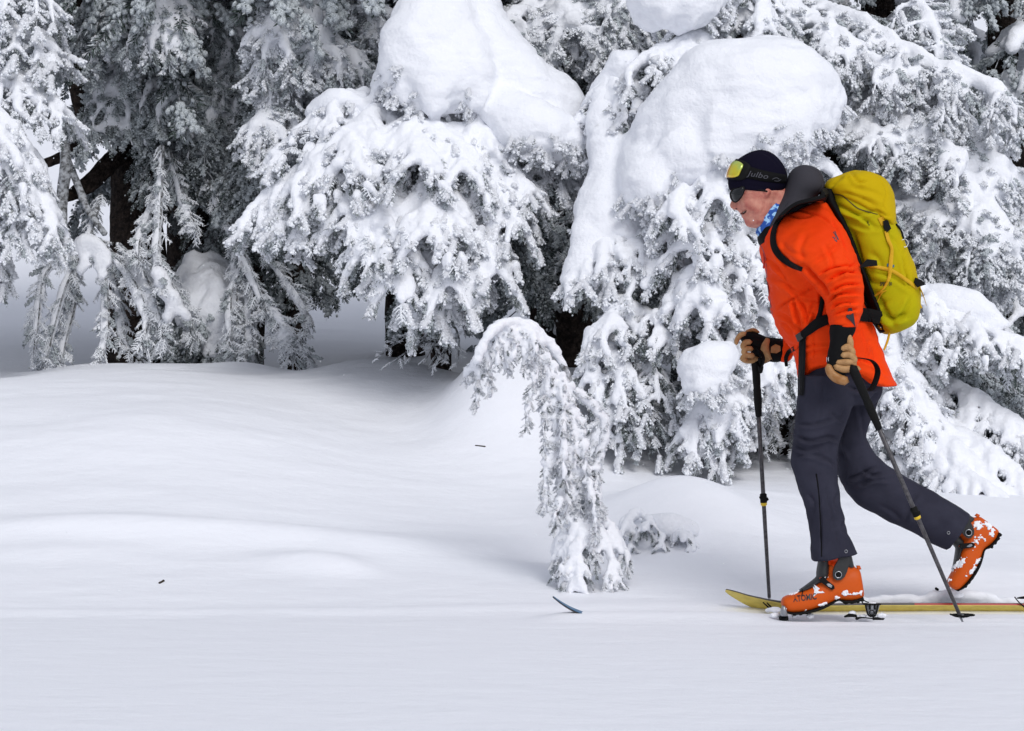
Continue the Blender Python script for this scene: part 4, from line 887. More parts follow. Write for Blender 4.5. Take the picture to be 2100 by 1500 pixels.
parts.append(loft([(1590, 470, 1675, 425, .14), (1578, 530, 1715, 480, .18), (1595, 590, 1750, 560, .17), (1610, 650, 1765, 640, .155), (1655, 710, 1785, 705, .13), (1668, 770, 1785, 775, .12), (1680, 800, 1770, 800, .10)], n=32))
parts.append(chain([(1660, 465, -.13), (1700, 540, -.2), (1735, 600, -.25), (1732, 660, -.26), (1722, 715, -.27), (1722, 750, -.27)], [28, 28, 22, 15, 17, 13], 0, 16))   # near arm + hand
parts.append(chain([(1655, 470, .14), (1650, 560, .22), (1668, 640, .26), (1610, 715, .31), (1560, 705, .32), (1535, 700, .32)], [28, 26, 22, 15, 16, 11], 0, 16))
parts.append(chain([(1700, 790, -.08), (1680, 880, -.09), (1674, 950, -.10), (1692, 1060, -.11), (1712, 1160, -.11), (1722, 1205, -.11), (1640, 1235, -.11)], [38, 34, 28, 23, 16, 17, 13], 0, 18))
parts.append(chain([(1745, 790, .08), (1748, 880, .10), (1765, 980, .12), (1855, 1028, .145), (1965, 1090, .165), (2003, 1120, .17), (1975, 1190, .17)], [34, 26, 25, 22, 16, 17, 12], 0, 18))
V, Fc = join(parts); V, Q = remesh(V, Fc, .0042, 2)
def mouthnose(V, Q):
    N = normals(V, Q); P = px_of(V); nr = (P[:, 1] > 375) & (P[:, 1] < 475) & (P[:, 0] < 1600)
    D = np.zeros(len(V))
    V = V + N * (nr * (.0012 * fbm(V, 55, 12, 2) + .0015 * fbm(V, 22, 14, 2)))[:, None]
    def g(cx, cy, sx, sy, a): return a * np.exp(-((P[:, 0] - cx) / sx) ** 2 - ((P[:, 1] - cy) / sy) ** 2)
    D += g(1530, 418, 9, 6, .003) + g(1541, 440, 7, 9, -.0035) + g(1556, 418, 7, 14, -.002) + g(1560, 452, 10, 5, .003) + g(1512, 430, 3.5, 2.5, -.003) + g(1545, 425, 14, 10, .003) + g(1523, 450, 8, 3, .0015) + g(1536, 461, 9, 6, .0035) + g(1512, 424, 5, 4, .002)
    V = V + N * (D * nr)[:, None]
    return crease(V, Q, [([(1517, 437.5), (1524, 437), (1531, 432)], .006, 1.9, .5), ([(1514, 430), (1524, 433), (1533, 441), (1534, 448)], .0022, 2.2, .5), ([(1552, 430), (1553, 447), (1549, 460)], .0016, 2.5, .4),
                         ([(1557, 436), (1559, 450), (1555, 462)], .0014, 2, .3), ([(1533, 412), (1542, 408), (1552, 410)], .001, 2, .4), ([(1535, 400), (1545, 401), (1553, 405)], .001, 2, .3), ([(1566, 410), (1566, 425), (1561, 440)], .003, 3, .3)])
V = mouthnose(V, Q)
_bx, _by = at(1700, 1266, D0)[0], D0
body = build('person', V, Q, K_SKIN, None)
tag(body, 'skier in an orange jacket striding left with poles, wearing sunglasses and navy beanie', 'person')
bv_head = bvh_of((V, Q))
G = body
# ---- face details
poly_on(bv_head, [(1517.5, 438.5), (1522, 435.8), (1528, 433), (1531.5, 432), (1529, 437), (1524, 440.5), (1519, 441)], mat('mouth_inside', (.07, .015, .012), .5), 'mouth', G, .0008, .0006)
poly_on(bv_head, [(1507.5, 428), (1511, 427), (1512, 429.5), (1509, 430.5)], mat('nostril', (.08, .02, .016), .6), 'nostril', G, .0005, .0004)
mb = MB()
tw_, tf_ = ribbon(bv_head, [(1519, 437.8), (1524, 436.2), (1529, 434)], [1.2, 1.8, .6], .0008, .0022, D0 - .06, 0, 4); mb.add(tw_, tf_); mb.build('teeth', mat('teeth', (.62, .58, .50), .4), G)
def lens_px(c, rx, ry, ang, n=20, p=2.5):
    a = math.radians(ang); o = []
    for k in range(n):
        th = k / n * 2 * math.pi; x, y = sq(math.cos(th), p) * rx, sq(math.sin(th), p) * ry
        o.append((c[0] + x * math.cos(a) - y * math.sin(a), c[1] + x * math.sin(a) + y * math.cos(a)))
    return o
sg = link('sunglasses', None, G)
def bulge(pts, d_edge, d_mid, m, name, parent, rings=5, thick=.003):
    pts = np.array(pts, float); c = pts.mean(0); V = []; n = len(pts)
    d_edge = np.broadcast_to(d_edge, (n,))
    for r in np.linspace(1, 0.08, rings):
        for k in range(n): q = c + (pts[k] - c) * r; V.append(at(q[0], q[1], d_edge[k] * r * r + d_mid * (1 - r * r)))
    V.append(at(*c, d_mid)); b = [at(pts[k][0], pts[k][1], d_edge[k] + thick) for k in range(n)]; V += b; Fc = []
    for i in range(rings - 1):
        for j in range(n): k = (j + 1) % n; Fc.append((i * n + j, i * n + k, (i + 1) * n + k, (i + 1) * n + j))
    t0 = rings * n
    for j in range(n): k = (j + 1) % n; Fc.append(((rings - 1) * n + j, (rings - 1) * n + k, t0)); Fc.append((t0 + 1 + j, t0 + 1 + k, k, j))
    mb = MB(); mb.add(V, Fc); return mb.build(name, m, parent)
lp = [(1499, 395), (1503, 388), (1512, 384), (1521, 383), (1524, 387), (1522, 396), (1516, 405), (1509, 410), (1503, 407), (1500, 402)]
lp2 = cr(np.array(lp + lp[:1], float), 3)[:-1]; lp2 = lp2.mean(0) + (lp2 - lp2.mean(0)) * 1.10 + (0, 2.5)
cc = np.array(lp2).mean(0)
de = [D0 - .030 - (.045 * np.clip((p[0] - 1499) / 24, 0, 1)) for p in lp2]
bulge(cc + (lp2 - cc) * 1.16, [d + .001 for d in de], D0 - .058, K_RUB, 'frame', sg, thick=.006); bulge(lp2, [d - .003 for d in de], D0 - .068, K_GLASS, 'lens', sg)
bulge([(p[0] + 6, p[1]) for p in lp2], D0 + .055, D0 + .06, K_GLASS, 'lens', sg)
mb = MB(); v, f = ribbon(bv_head, [(1520, 385), (1535, 386), (1555, 389), (1574, 393)], [5, 4, 4, 3], .003, .002, D0 - .07, 1); mb.add(v, f); mb.build('temple_arm', K_RUB, sg)
# ---- beanie
V, Fc = loft([(1496, 390, 1598, 400, .080), (1493, 378, 1611, 386, .083), (1494, 362, 1615, 368, .085), (1499, 346, 1612, 351, .082), (1509, 331, 1604, 335, .072), (1525, 319, 1592, 321, .054), (1542, 311, 1579, 312, .028), (1556, 307.5, 1566, 308, .008)], n=64, sub=6, p=2.0)
V, Q = remesh(V, Fc, .004, 2)
V = crease(V, Q, [([(1560, 311), (1580, 322), (1600, 345)], .003, 3, .3), ([(1545, 315), (1535, 330), (1532, 345)], .002, 3, .3), ([(1497, 384), (1530, 379), (1566, 385), (1598, 393)], .0015, 1.5, .2)])
hat = build('beanie', V, Q, K_NAVY, G); bv_hat = bvh_of((V, Q))
mb = MB(); v, f = ribbon(bv_hat, [(1524, 352), (1540, 355), (1565, 361), (1590, 365), (1613, 368)], [26, 24, 22, 20, 18], .002, .002, D0 - .08, 2); mb.add(v, f)
gg = link('goggles', None, G); gb = mb.build('head_strap', K_BLACK, gg)
bv_st = bvh_of((v, [q[:4] for q in f if len(q) == 4]), (V, Q))
text_on(bv_st, 'Julbo', 1554, 359.5, 16, -9.5, K_PRINT, 'logo_print', gb, sx=1.25, off=.001, shear=.25, sp=1.05)
mb = MB()
for pl in ([(1584, 368), (1592, 365), (1598, 368)], [(1588, 371), (1596, 372), (1602, 368)]):
    v, f = ribbon(bv_st, pl, 1.3, .0003, .0008, D0 - .08, 0, 3); mb.add(v, f)
mb.build('logo_print', K_PRINT, gb)
# goggle shell: curved round the forehead, tilted back
def gog(u0, u1, v0, v1, dr, nu=22, nv=10, thick=.012, rc=.35, name='lens', m=None, parent=None):
    C = at(1550, 352, D0); rx, ry = (.106 + dr), (.092 + dr); tilt = math.radians(24)
    us = np.linspace(u0, u1, nu); vs = np.linspace(v0, v1, nv); V = []
    for layer in (0, 1):
        for v_ in vs:
            for u in us:
                e = abs((v_ - (v0 + v1) / 2) / ((v1 - v0) / 2)); ue = u * (1 - rc * .16 * e ** 4)
                rr = (1 - .06 * e * e); o = -thick * layer
                vv = v_ * (1 - .30 * (abs(u) / max(abs(u0), 1)) ** 5) + .004 * (abs(u) / abs(u0)) ** 3
                x = -math.cos(math.radians(ue)) * (rx + o) * rr; y = -math.sin(math.radians(ue)) * (ry + o) * rr
                z = vv
                V.append(C + (x * math.cos(tilt) + z * math.sin(tilt), y, -x * math.sin(tilt) * 1 * .0 + z * math.cos(tilt) + (x * -math.sin(tilt)) - .034))
    def id_(l, j, i): return l * nu * nv + j * nu + i
    Fc = []
    for j in range(nv - 1):
        for i in range(nu - 1):
            Fc.append((id_(0, j, i), id_(0, j, i + 1), id_(0, j + 1, i + 1), id_(0, j + 1, i))); Fc.append((id_(1, j, i), id_(1, j + 1, i), id_(1, j + 1, i + 1), id_(1, j, i + 1)))
    for i in range(nu - 1):
        Fc.append((id_(0, 0, i + 1), id_(0, 0, i), id_(1, 0, i), id_(1, 0, i + 1))); Fc.append((id_(0, nv - 1, i), id_(0, nv - 1, i + 1), id_(1, nv - 1, i + 1), id_(1, nv - 1, i)))
    for j in range(nv - 1):
        Fc.append((id_(0, j, 0), id_(0, j + 1, 0), id_(1, j + 1, 0), id_(1, j, 0))); Fc.append((id_(0, j + 1, nu - 1), id_(0, j, nu - 1), id_(1, j, nu - 1), id_(1, j + 1, nu - 1)))
    mb = MB(); mb.add(V, Fc); return mb.build(name, m, parent)
gog(-66, 66, -.037, .043, .001, name='frame', m=K_RUB, parent=gg, thick=.024)
gog(-50, 50, -.033, .034, .007, name='lens', m=K_LENS, parent=gg, thick=.010)
# ---- neck buff
V, Fc = loft([(1551, 462, 1600, 400, .062), (1552, 470, 1612, 412, .068), (1550, 477, 1625, 425, .072), (1556, 488, 1640, 440, .075)], n=40, sub=5); V, Q = remesh(V, Fc, .005, 2)
V = V + normals(V, Q) * (.004 * fbm(V, 30, 4))[:, None]
build('neck_buff', V, Q, K_BLUE, G)

# ---- jacket: trunk and both sleeves in one cloth
tr = [(1585, 452, 1650, 425, .085), (1572, 470, 1682, 412, .15), (1561, 492, 1702, 424, .185), (1560, 520, 1718, 455, .205), (1570, 555, 1734, 500, .205), (1576, 592, 1752, 560, .20), (1579, 628, 1766, 608, .195),
      (1590, 660, 1782, 648, .19), (1606, 690, 1796, 682, .18), (1626, 720, 1806, 715, .18), (1633, 748, 1820, 752, .186), (1637, 777, 1838, 792, .192)]
Vt, Ft = loft(tr, n=64, sub=5, p=2.25)
PP = px_of(Vt)
# hem rises at the hip and drops to the tail
wgt = np.clip((PP[:, 1] - 715) / 55, 0, 1); uu = np.clip((PP[:, 0] - 1636) / (1838 - 1636), 0, 1)
rise = np.interp(uu, [0, .06, .15, .35, .6, .8, .93, 1], [0, 8, 24, 36, 24, 2, -3, 0]); sidew = np.clip(np.abs(Vt[:, 1] - D0) / .12, 0, 1)
Vt[:, 2] += wgt * rise / 552 * sidew
a1 = loft([(1606, 470, 1690, 424, .075, -.10), (1600, 500, 1713, 445, .09, -.135), (1612, 528, 1734, 474, .095, -.18), (1640, 560, 1752, 520, .092, -.215), (1672, 592, 1765, 562, .085, -.24), (1690, 620, 1772, 603, .074, -.25), (1697, 645, 1769, 637, .062, -.26), (1702, 669, 1757, 674, .052, -.262)], n=44, sub=5)
a2 = loft([(1600, 480, 1690, 430, .08, .11), (1610, 530, 1715, 490, .09, .19), (1630, 600, 1720, 570, .085, .25), (1640, 680, 1712, 620, .08, .28), (1620, 740, 1650, 660, .06, .30), (1598, 742, 1606, 694, .045, .31)], n=36, sub=5)
V, Fc = join([(Vt, Ft), a1, a2]); V, Q = remesh(V, Fc, .0056, 3)
JL = [([(1575, 560), (1600, 580), (1640, 600), (1670, 605)], .003, 5, .6), ([(1582, 640), (1610, 650), (1640, 680), (1655, 700)], .004, 5, .7), ([(1610, 700), (1650, 712), (1700, 702)], .003, 4, .6), ([(1650, 725), (1700, 718), (1740, 728)], .003, 5, .6), ([(1780, 690), (1786, 720), (1780, 748)], .003, 5, .6),
      ([(1560, 530), (1580, 535), (1600, 560), (1620, 590)], .003, 3.5, .6), ([(1600, 495), (1620, 515), (1660, 530)], .002, 5, .6), ([(1720, 500), (1700, 520), (1660, 545)], .0025, 5, .6), ([(1676, 566), (1711, 549), (1755, 545)], .006, 3.5, .9), ([(1692, 582), (1725, 562), (1764, 560)], .006, 3.2, .9), ([(1697, 604), (1732, 585), (1769, 584)], .007, 3.5, .9), ([(1696, 622), (1722, 604), (1771, 604)], .006, 3, .9),
      ([(1702, 636), (1725, 623), (1766, 622)], .006, 3, .9), ([(1704, 649), (1742, 636), (1760, 637)], .005, 3, .8), ([(1712, 575), (1740, 552), (1760, 536)], .004, 3, .7), ([(1640, 540), (1665, 566), (1686, 588), (1696, 610)], .010, 5, .2),
      ([(1614, 431), (1650, 434), (1690, 448), (1716, 475)], .004, 3, .6), ([(1700, 440), (1722, 480), (1738, 520)], .004, 3.5, .6), ([(1612, 440), (1640, 447), (1668, 444)], .003, 2.5, .6), ([(1586, 637), (1628, 612), (1680, 583)], .004, 2.6, .5),
      ([(1585, 560), (1625, 600), (1650, 640)], .003, 3, .5), ([(1625, 615), (1632, 645), (1642, 674)], .006, 3.2, .8), ([(1640, 617), (1650, 640), (1654, 668)], .006, 3.5, .8), ([(1612, 614), (1650, 616), (1690, 622)], .0025, 2, .4),
      ([(1590, 510), (1600, 530), (1615, 550)], .004, 3.5, .6), ([(1655, 655), (1662, 635), (1672, 615)], .004, 3, .6), ([(1600, 660), (1615, 668), (1630, 690)], .004, 4, .6), ([(1680, 590), (1684, 630), (1678, 655)], .004, 3.5, .5),
      ([(1668, 678), (1668, 710), (1672, 742)], .0022, 1.6, .2), ([(1765, 668), (1772, 700), (1778, 738)], .0022, 1.6, .2), ([(1645, 702), (1640, 730), (1648, 752)], .004, 4, .6), ([(1790, 700), (1800, 740), (1822, 775)], .004, 5, .6),
      ([(1690, 500), (1705, 530), (1708, 552)], .003, 5, .6), ([(1655, 480), (1640, 510), (1650, 540)], .002, 6, .5), ([(1740, 735), (1775, 742), (1812, 757)], .0035, 3, .5), ([(1700, 662), (1704, 668), (1756, 668)], .0015, 2, .3),
      ([(1662, 640), (1668, 650), (1660, 672)], .005, 3, .6), ([(1595, 700), (1612, 690), (1640, 684)], .0, 3, .0), ([(1730, 520), (1745, 540), (1752, 560)], .003, 3, .5)]
CRS = 2.9; V = crease(V, Q, JL); N = normals(V, Q)
V = V + N * (.006 * fbm(V * (1, 1, 1.8), 8, 41, 4) + .0022 * vnoise(V * (1, 1, 1.8), 30, 5) + .002 * np.sin(V[:, 2] * 95 + 4 * vnoise(V, 3, 9)) * np.clip(vnoise(V, 5, 77) + .2, 0, 1))[:, None]
jk = build('jacket', V, Q, K_ORANGE, G); bv_j = bvh_of((V, Q)); MJ = (V, Q)
# dark gusset of the cuff
poly_on(bv_j, [(1743, 622), (1750, 645), (1754, 672), (1742, 674), (1730, 673), (1735, 650)], K_GREY, 'cuff_gusset', jk, .005, .003)
V2, F2 = loft([(1590, 742, 1600, 694, .040, .31), (1604, 738, 1614, 698, .044, .31), (1616, 735, 1624, 700, .046, .31)], n=28); mb = MB(); mb.add(V2, F2); mb.build('cuff_gusset', K_GREY, jk)
# collar flap, black lining
V2, F2 = loft([(1553, 487, 1576, 452, .06), (1556, 500, 1592, 455, .085), (1562, 506, 1598, 480, .09), (1572, 508, 1596, 494, .075)], n=32, sub=5); V2, Q2 = remesh(V2, F2, .006, 2); build('collar_lining', V2, Q2, K_BLACK, jk)
mb = MB()
for pl, w_ in (([(1557, 500), (1564, 512), (1570, 530), (1572, 560), (1578, 610), (1584, 645)], 2.2),):
    v, f = ribbon(bv_j, pl, w_, .002, .001, D0 - .02, 0); mb.add(v, f)
mb.build('front_zip', K_RED, jk)
mb = MB(); v, f = chain([(1566, 520, -.06), (1567, 535, -.062), (1566, 550, -.06)], [1.6, 1.4, 2.2], 0, 6); mb.add(v, f); mb.build('zip_pull', K_RED, jk)
mb = MB()
for pl in ([(1709, 476), (1714, 484), (1712, 492), (1717, 496)], [(1712, 474), (1717, 488), (1715, 494)], [(1707, 486), (1713, 490)], [(1714, 480), (1720, 492)]):
    v, f = ribbon(bv_j, pl, 1.6, .0004, .001, D0 - .2, 0, 3); mb.add(v, f)
mb.build('logo_print', K_PRINT, jk)
bv_tr = bvh_of((Vt, [f for f in Ft if len(f) == 4]))
# ---- hood, lying behind the head
V1 = loft([(1560, 498, 1598, 462, .09), (1566, 470, 1630, 446, .10), (1586, 428, 1664, 428, .105), (1602, 398, 1672, 408, .10), (1612, 375, 1688, 392, .105), (1620, 355, 1689, 372, .095), (1634, 343, 1682, 352, .07), (1648, 339, 1668, 343, .03)], n=48, sub=5)
V, Q = remesh(*V1, .006, 3)
V = crease(V, Q, [([(1612, 440), (1635, 425), (1680, 405)], .003, 4, .5), ([(1655, 342), (1680, 356), (1686, 380), (1672, 400)], .002, 1.6, .3), ([(1590, 470), (1598, 440), (1618, 412)], .003, 3, .6)])
V = V + normals(V, Q) * (.004 * fbm(V, 10, 4))[:, None]; build('hood', V, Q, K_GREY, jk)

# ---- trousers
pel = loft([(1640, 690, 1796, 690, .15), (1641, 715, 1802, 715, .155), (1642, 735, 1806, 735, .155), (1641, 765, 1808, 770, .16), (1640, 800, 1808, 805, .155), (1655, 830, 1790, 830, .12)], n=48)
l1 = loft([(1641, 770, 1762, 770, .10, -.075), (1637, 800, 1757, 802, .105, -.08), (1632, 850, 1742, 852, .105, -.085), (1627, 895, 1724, 893, .10, -.09), (1624, 925, 1718, 920, .095, -.095), (1623, 950, 1716, 945, .092, -.10), (1630, 980, 1716, 975, .088, -.10),
           (1643, 1015, 1721, 1010, .086, -.105), (1654, 1055, 1728, 1052, .086, -.11), (1660, 1095, 1738, 1090, .088, -.11), (1661, 1125, 1752, 1115, .09, -.11), (1664, 1150, 1758, 1136, .088, -.11)], n=48, sub=5)
l2 = loft([(1680, 790, 1808, 790, .10, .08), (1705, 850, 1790, 850, .10, .09), (1714, 900, 1776, 890, .098, .10), (1716, 945, 1790, 925, .095, .11), (1724, 990, 1815, 952, .092, .12), (1752, 1030, 1848, 972, .09, .13), (1800, 1056, 1888, 994, .09, .14),
           (1858, 1086, 1930, 1018, .092, .15), (1905, 1112, 1965, 1040, .094, .16), (1941, 1128, 1988, 1054, .09, .165)], n=48, sub=5)
V, Q = remesh(*join([pel, l1, l2]), .0060, 3)
PL = [([(1626, 868), (1660, 872), (1690, 866), (1712, 858)], .005, 4, .7), ([(1624, 890), (1660, 905), (1700, 898), (1722, 905)], .006, 4, .8), ([(1625, 915), (1655, 925), (1690, 915)], .005, 4, .7), ([(1628, 940), (1655, 932), (1700, 945), (1715, 962)], .005, 4, .7),
      ([(1700, 840), (1725, 860), (1735, 830)], .004, 4, .6), ([(1676, 975), (1680, 1020), (1684, 1080), (1686, 1140)], .0035, 1.6, .2), ([(1690, 985), (1700, 1030), (1712, 1080), (1724, 1138)], .0025, 1.6, .3), ([(1720, 1010), (1712, 1030), (1722, 1060)], .004, 4, .7),
      ([(1740, 1060), (1728, 1085), (1750, 1100)], .004, 4, .7), ([(1770, 965), (1790, 975), (1812, 972)], .006, 4, .8), ([(1735, 985), (1765, 975), (1800, 955)], .006, 4, .8), ([(1760, 1000), (1790, 985), (1830, 985)], .004, 4, .7), ([(1855, 1080), (1865, 1040), (1885, 1005)], .004, 5, .7),
      ([(1760, 820), (1768, 860), (1772, 900)], .004, 5, .6), ([(1690, 765), (1684, 830), (1672, 900)], .0015, 2, .2), ([(1736, 790), (1760, 800), (1800, 792)], .005, 4, .7), ([(1770, 830), (1790, 820), (1803, 805)], .005, 4, .7),
      ([(1655, 1010), (1668, 1030), (1664, 1060)], .003, 4, .6), ([(1735, 950), (1722, 920), (1728, 890)], .004, 4, .6), ([(1800, 1035), (1830, 1050), (1855, 1075)], .003, 5, .6)]
CRS = 2.2; V = crease(V, Q, PL); N = normals(V, Q); V = V + N * (.007 * fbm(V * (1, 1, 1.3), 8, 51, 4) + .0025 * vnoise(V, 26, 6))[:, None]
tr_ = build('trousers', V, Q, K_PANT, G); bv_t = bvh_of((V, Q)); MT = (V, Q)
mb = MB(); v, f = ribbon(bv_t, [(1674, 972), (1679, 1010), (1682, 1060), (1685, 1142)], [3, 2.2, 2.2, 2.2], .0012, .0005, D0 - .2, 1); mb.add(v, f); mb.build('leg_zip', K_BLACK, tr_)
for cx, cy in ((1735, 1131), (1945, 1093)):
    h = hit(bv_t, cx, cy, 8.8); mb = MB(); th = np.linspace(0, 2 * math.pi, 17)[:-1]; R = [h + (math.cos(a) * .0052, -.002, math.sin(a) * .0052) for a in th]
    mb.tube(R + R[:1], .0014, 6, cap=False); mb.build('eyelet', K_STEEL2, tr_)

CRS = 1.5
# ---- gloves
ng = link('glove', None, G); ng['label'] = 'black and tan leather glove gripping the near pole'
dN = -.275
v, f = loft([(1703, 664, 1755, 668, .046, -.265), (1701, 680, 1752, 684, .044, -.268), (1702, 700, 1740, 704, .038, -.272), (1697, 722, 1742, 726, .036, dN), (1695, 745, 1744, 748, .036, dN), (1698, 760, 1735, 768, .030, dN), (1706, 770, 1728, 776, .02, dN)], n=36); V, Q = remesh(v, f, .005, 2)
V = V + normals(V, Q) * (.003 * fbm(V, 22, 3))[:, None]; gl = build('glove_back', V, Q, K_BLACK, ng)
def fing(pts, R, m=K_TAN, par=ng, dc=-.30, name='finger', flat=.85):
    v, f = chain(pts, R, dc, 12, flat); mb = MB(); mb.add(v, f); return mb.build(name, m, par)
fing([(1738, 684), (1743, 700), (1743, 716)], [5, 7, 7], dc=-.297, name='palm_patch')
fing([(1727, 716), (1738, 713), (1747, 721), (1748, 732)], [7, 9, 8.5, 6.5], dc=-.305)
fing([(1728, 729), (1741, 728), (1751, 736), (1750, 745)], [7, 8.5, 8.5, 6.5], dc=-.308)
fing([(1718, 744), (1732, 743), (1746, 743), (1753, 749)], [7, 8, 8, 7], dc=-.306)
fing([(1714, 752), (1730, 757), (1748, 756), (1760, 757)], [8, 9, 8.5, 7.5], dc=-.303)
fing([(1699, 752), (1705, 765), (1718, 776), (1735, 782)], [8, 10, 10.5, 9], K_TAN2, dc=-.295, name='thumb')
poly_on(bvh_of((V, Q)), [(1694.5, 733), (1699, 732), (1699.5, 742), (1695, 743)], K_WHITE, 'logo_print', ng, .001, .001)
fg = link('glove', None, G); fg['label'] = 'black and tan leather glove on the far pole, in front of the body'
dF = .31
v, f = loft([(1612, 738, 1620, 698, .040, dF), (1596, 743, 1598, 694, .043, dF), (1580, 742, 1576, 692, .042, dF), (1562, 735, 1556, 684, .044, dF), (1546, 728, 1536, 680, .042, dF), (1534, 716, 1522, 684, .034, dF), (1524, 704, 1514, 690, .02, dF)], n=36); V, Q = remesh(v, f, .005, 2)
V = V + normals(V, Q) * (.003 * fbm(V, 22, 4))[:, None]; build('glove_back', V, Q, K_BLACK, fg); bvf = bvh_of((V, Q))
mb = MB(); v, f = ribbon(bvf, [(1575, 694), (1569, 712), (1570, 728), (1576, 743)], [9, 17, 20, 18], .003, .001, D0 + .26, 1); mb.add(v, f); mb.build('wrist_band', K_TAN, fg)
poly_on(bvf, [(1581, 712), (1590, 706), (1600, 710), (1601, 720), (1592, 725), (1580, 724)], K_TAN2, 'leather_patch', fg, .002, .002)
for pts, R in (([(1527, 684), (1518, 688), (1511, 698), (1510, 705)], [6, 6.5, 6, 5]), ([(1538, 702), (1529, 703), (1524, 710), (1527, 717)], [7, 7.5, 7.5, 6]), ([(1541, 716), (1530, 716), (1526, 723), (1532, 729)], [7, 7.5, 7.5, 6]), ([(1544, 730), (1532, 729), (1524, 735), (1530, 741)], [7, 7.5, 7.5, 6])):
    fing(pts, R, K_TAN, fg, .262)
fing([(1552, 735), (1542, 740), (1530, 740), (1521, 736)], [7, 7, 7, 6], K_TAN, fg, .30, 'thumb')
fing([(1530, 680), (1545, 677), (1556, 682)], [3, 5, 3], K_TAN2, fg, .30, 'knuckle_patch')

# ---- boots
def boot(T, dc, near):
    """T maps near-boot pixels to this boot's pixels"""
    def tp(P): return [tuple(T(x, y)) for x, y in P]
    b = link('boot', None, G); b['label'] = 'orange ski touring boot flat on the ski' if near else 'orange ski touring boot with raised heel, dusted with snow'
    def lo(sl, **k): return loft([(*T(a, b_), *T(c, d), hw, dc) for a, b_, c, d, hw in sl], **k)
    sh = lo([(1602, 1236, 1604, 1243, .026), (1605, 1227, 1608, 1252, .040), (1613, 1222, 1620, 1257, .047), (1640, 1213, 1648, 1255, .052), (1662, 1203, 1680, 1246, .052), (1682, 1188, 1702, 1237, .048), (1700, 1174, 1717, 1230, .046), (1722, 1166, 1738, 1233, .045), (1744, 1164, 1756, 1232, .043), (1759, 1166, 1768, 1227, .036), (1764, 1172, 1772, 1222, .02)], n=40, sub=5, p=2.6)
    cu = lo([(1677, 1176, 1765, 1176, .046), (1678, 1160, 1760, 1166, .046), (1684, 1146, 1750, 1150, .045), (1684, 1132, 1748, 1130, .045)], n=36)
    V, Q = remesh(*join([sh, lo([(1694, 1200, 1762, 1200, .043), (1690, 1165, 1755, 1168, .042), (1695, 1150, 1745, 1150, .038)], n=32)]), .0045, 3)
    s = build('shell', V, Q, K_BOOT, b); bv = bvh_of((V, Q))
    V3, Q3 = remesh(*join([lo([(1676, 1197, 1697, 1188, .040), (1674, 1176, 1700, 1174, .046), (1678, 1150, 1700, 1150, .047), (1680, 1130, 1702, 1130, .045)], n=28), lo([(1622, 1222, 1634, 1214, .030), (1645, 1206, 1660, 1208, .034), (1664, 1192, 1680, 1196, .038), (1678, 1180, 1694, 1188, .036)], n=24), lo([(1728, 1160, 1752, 1165, .044), (1726, 1145, 1748, 1148, .046), (1726, 1130, 1744, 1130, .044)], n=28)]), .0045, 2)
    build('liner_tongue', V3, Q3, K_DARK, b)
    bv2 = bvh_of((V, Q), (V3, Q3))
    df = D0 + dc - .045
    def pol(P, m, nm, off=.002, th=.003, par=b, **k): return poly_on(bv2, tp(P), m, nm, par, off, th, dflt=df, **k)
    pol([(1687, 1150), (1700, 1144), (1719, 1142), (1717, 1152), (1709, 1161), (1700, 1158)], K_BOOT2, 'upper_flap', .004, .003)
    pv = pol([(1707, 1180), (1707, 1170), (1712, 1158), (1722, 1142), (1742, 1142), (1741, 1155), (1736, 1172), (1731, 1183), (1724, 1189), (1715, 1190), (1709, 1186)], K_DARK, 'pivot_arm', .008, .005, flat=True)
    c = T(1719.5, 1179); h0 = min(hit(bv2, *c, df)[1], df) - .016; h = at(*c, h0); mb = MB(); th = np.linspace(0, 2 * math.pi, 25)
    mb.tube([h + (math.cos(a) * .0115, 0, math.sin(a) * .0115) for a in th], .0016, 6, cap=False); mb.build('pivot_ring', K_STEEL, pv)
    mb = MB(); mb.tube([h + (0, .004, 0), h + (0, -.001, 0)], .0085, 20); mb.build('pivot_cap', K_RUB, pv)
    bk = pol([(1681, 1185), (1687, 1183), (1710, 1201), (1711, 1207), (1705, 1210), (1699, 1206), (1680, 1192)], K_RUB, 'buckle', .004, .006, flat=True)
    pol([(1680, 1186), (1684, 1184), (1689, 1189), (1686, 1192)], K_BOOT2, 'buckle_lever', .011, .002, bk); pol([(1690, 1193), (1694, 1191), (1706, 1201), (1704, 1205), (1697, 1202)], K_STEEL2, 'buckle_rack', .012, .002, bk)
    if near:
        pol([(1665, 1191), (1669, 1199), (1678, 1205), (1691, 1216), (1676, 1217), (1668, 1224), (1670, 1212), (1667, 1204)], K_WHITE, 'star_logo', .0015, .001)
        text_on(bv, 'ATOMIC', 1650.5, 1226.5, 17.5, 7, K_INK, 'brand_print', b, sx=.72, bold=.022, off=.002)
        mb = MB(); v, f = ribbon(bv2, tp([(1644, 1207), (1646, 1214), (1644, 1222)]), [2.5, 2, 2], .001, .001, df, 0, 3); mb.add(v, f); mb.build('cord', K_RUB, b)
    so = MB()
    v, f = lo([(1606, 1250, 1608, 1256, .034), (1625, 1254, 1627, 1260, .046), (1655, 1250, 1657, 1257, .047), (1680, 1243, 1682, 1250, .046), (1700, 1235, 1702, 1241, .036), (1716, 1228, 1718, 1232, .030), (1728, 1230, 1730, 1236, .036), (1750, 1229, 1752, 1236, .038), (1768, 1223, 1770, 1230, .034)], n=20, sub=4, p=3.5); so.add(v, f)
    for x, y in [(1628, 1259), (1640, 1258), (1652, 1256), (1664, 1252), (1676, 1248), (1688, 1243), (1733, 1236), (1745, 1235), (1757, 1233), (1766, 1230)]:
        v, f = lo([(x - 3, y - 1, x - 2, y + 3, .04), (x + 3, y - 2, x + 3, y + 2, .04)], n=8, p=5); so.add(v, f)
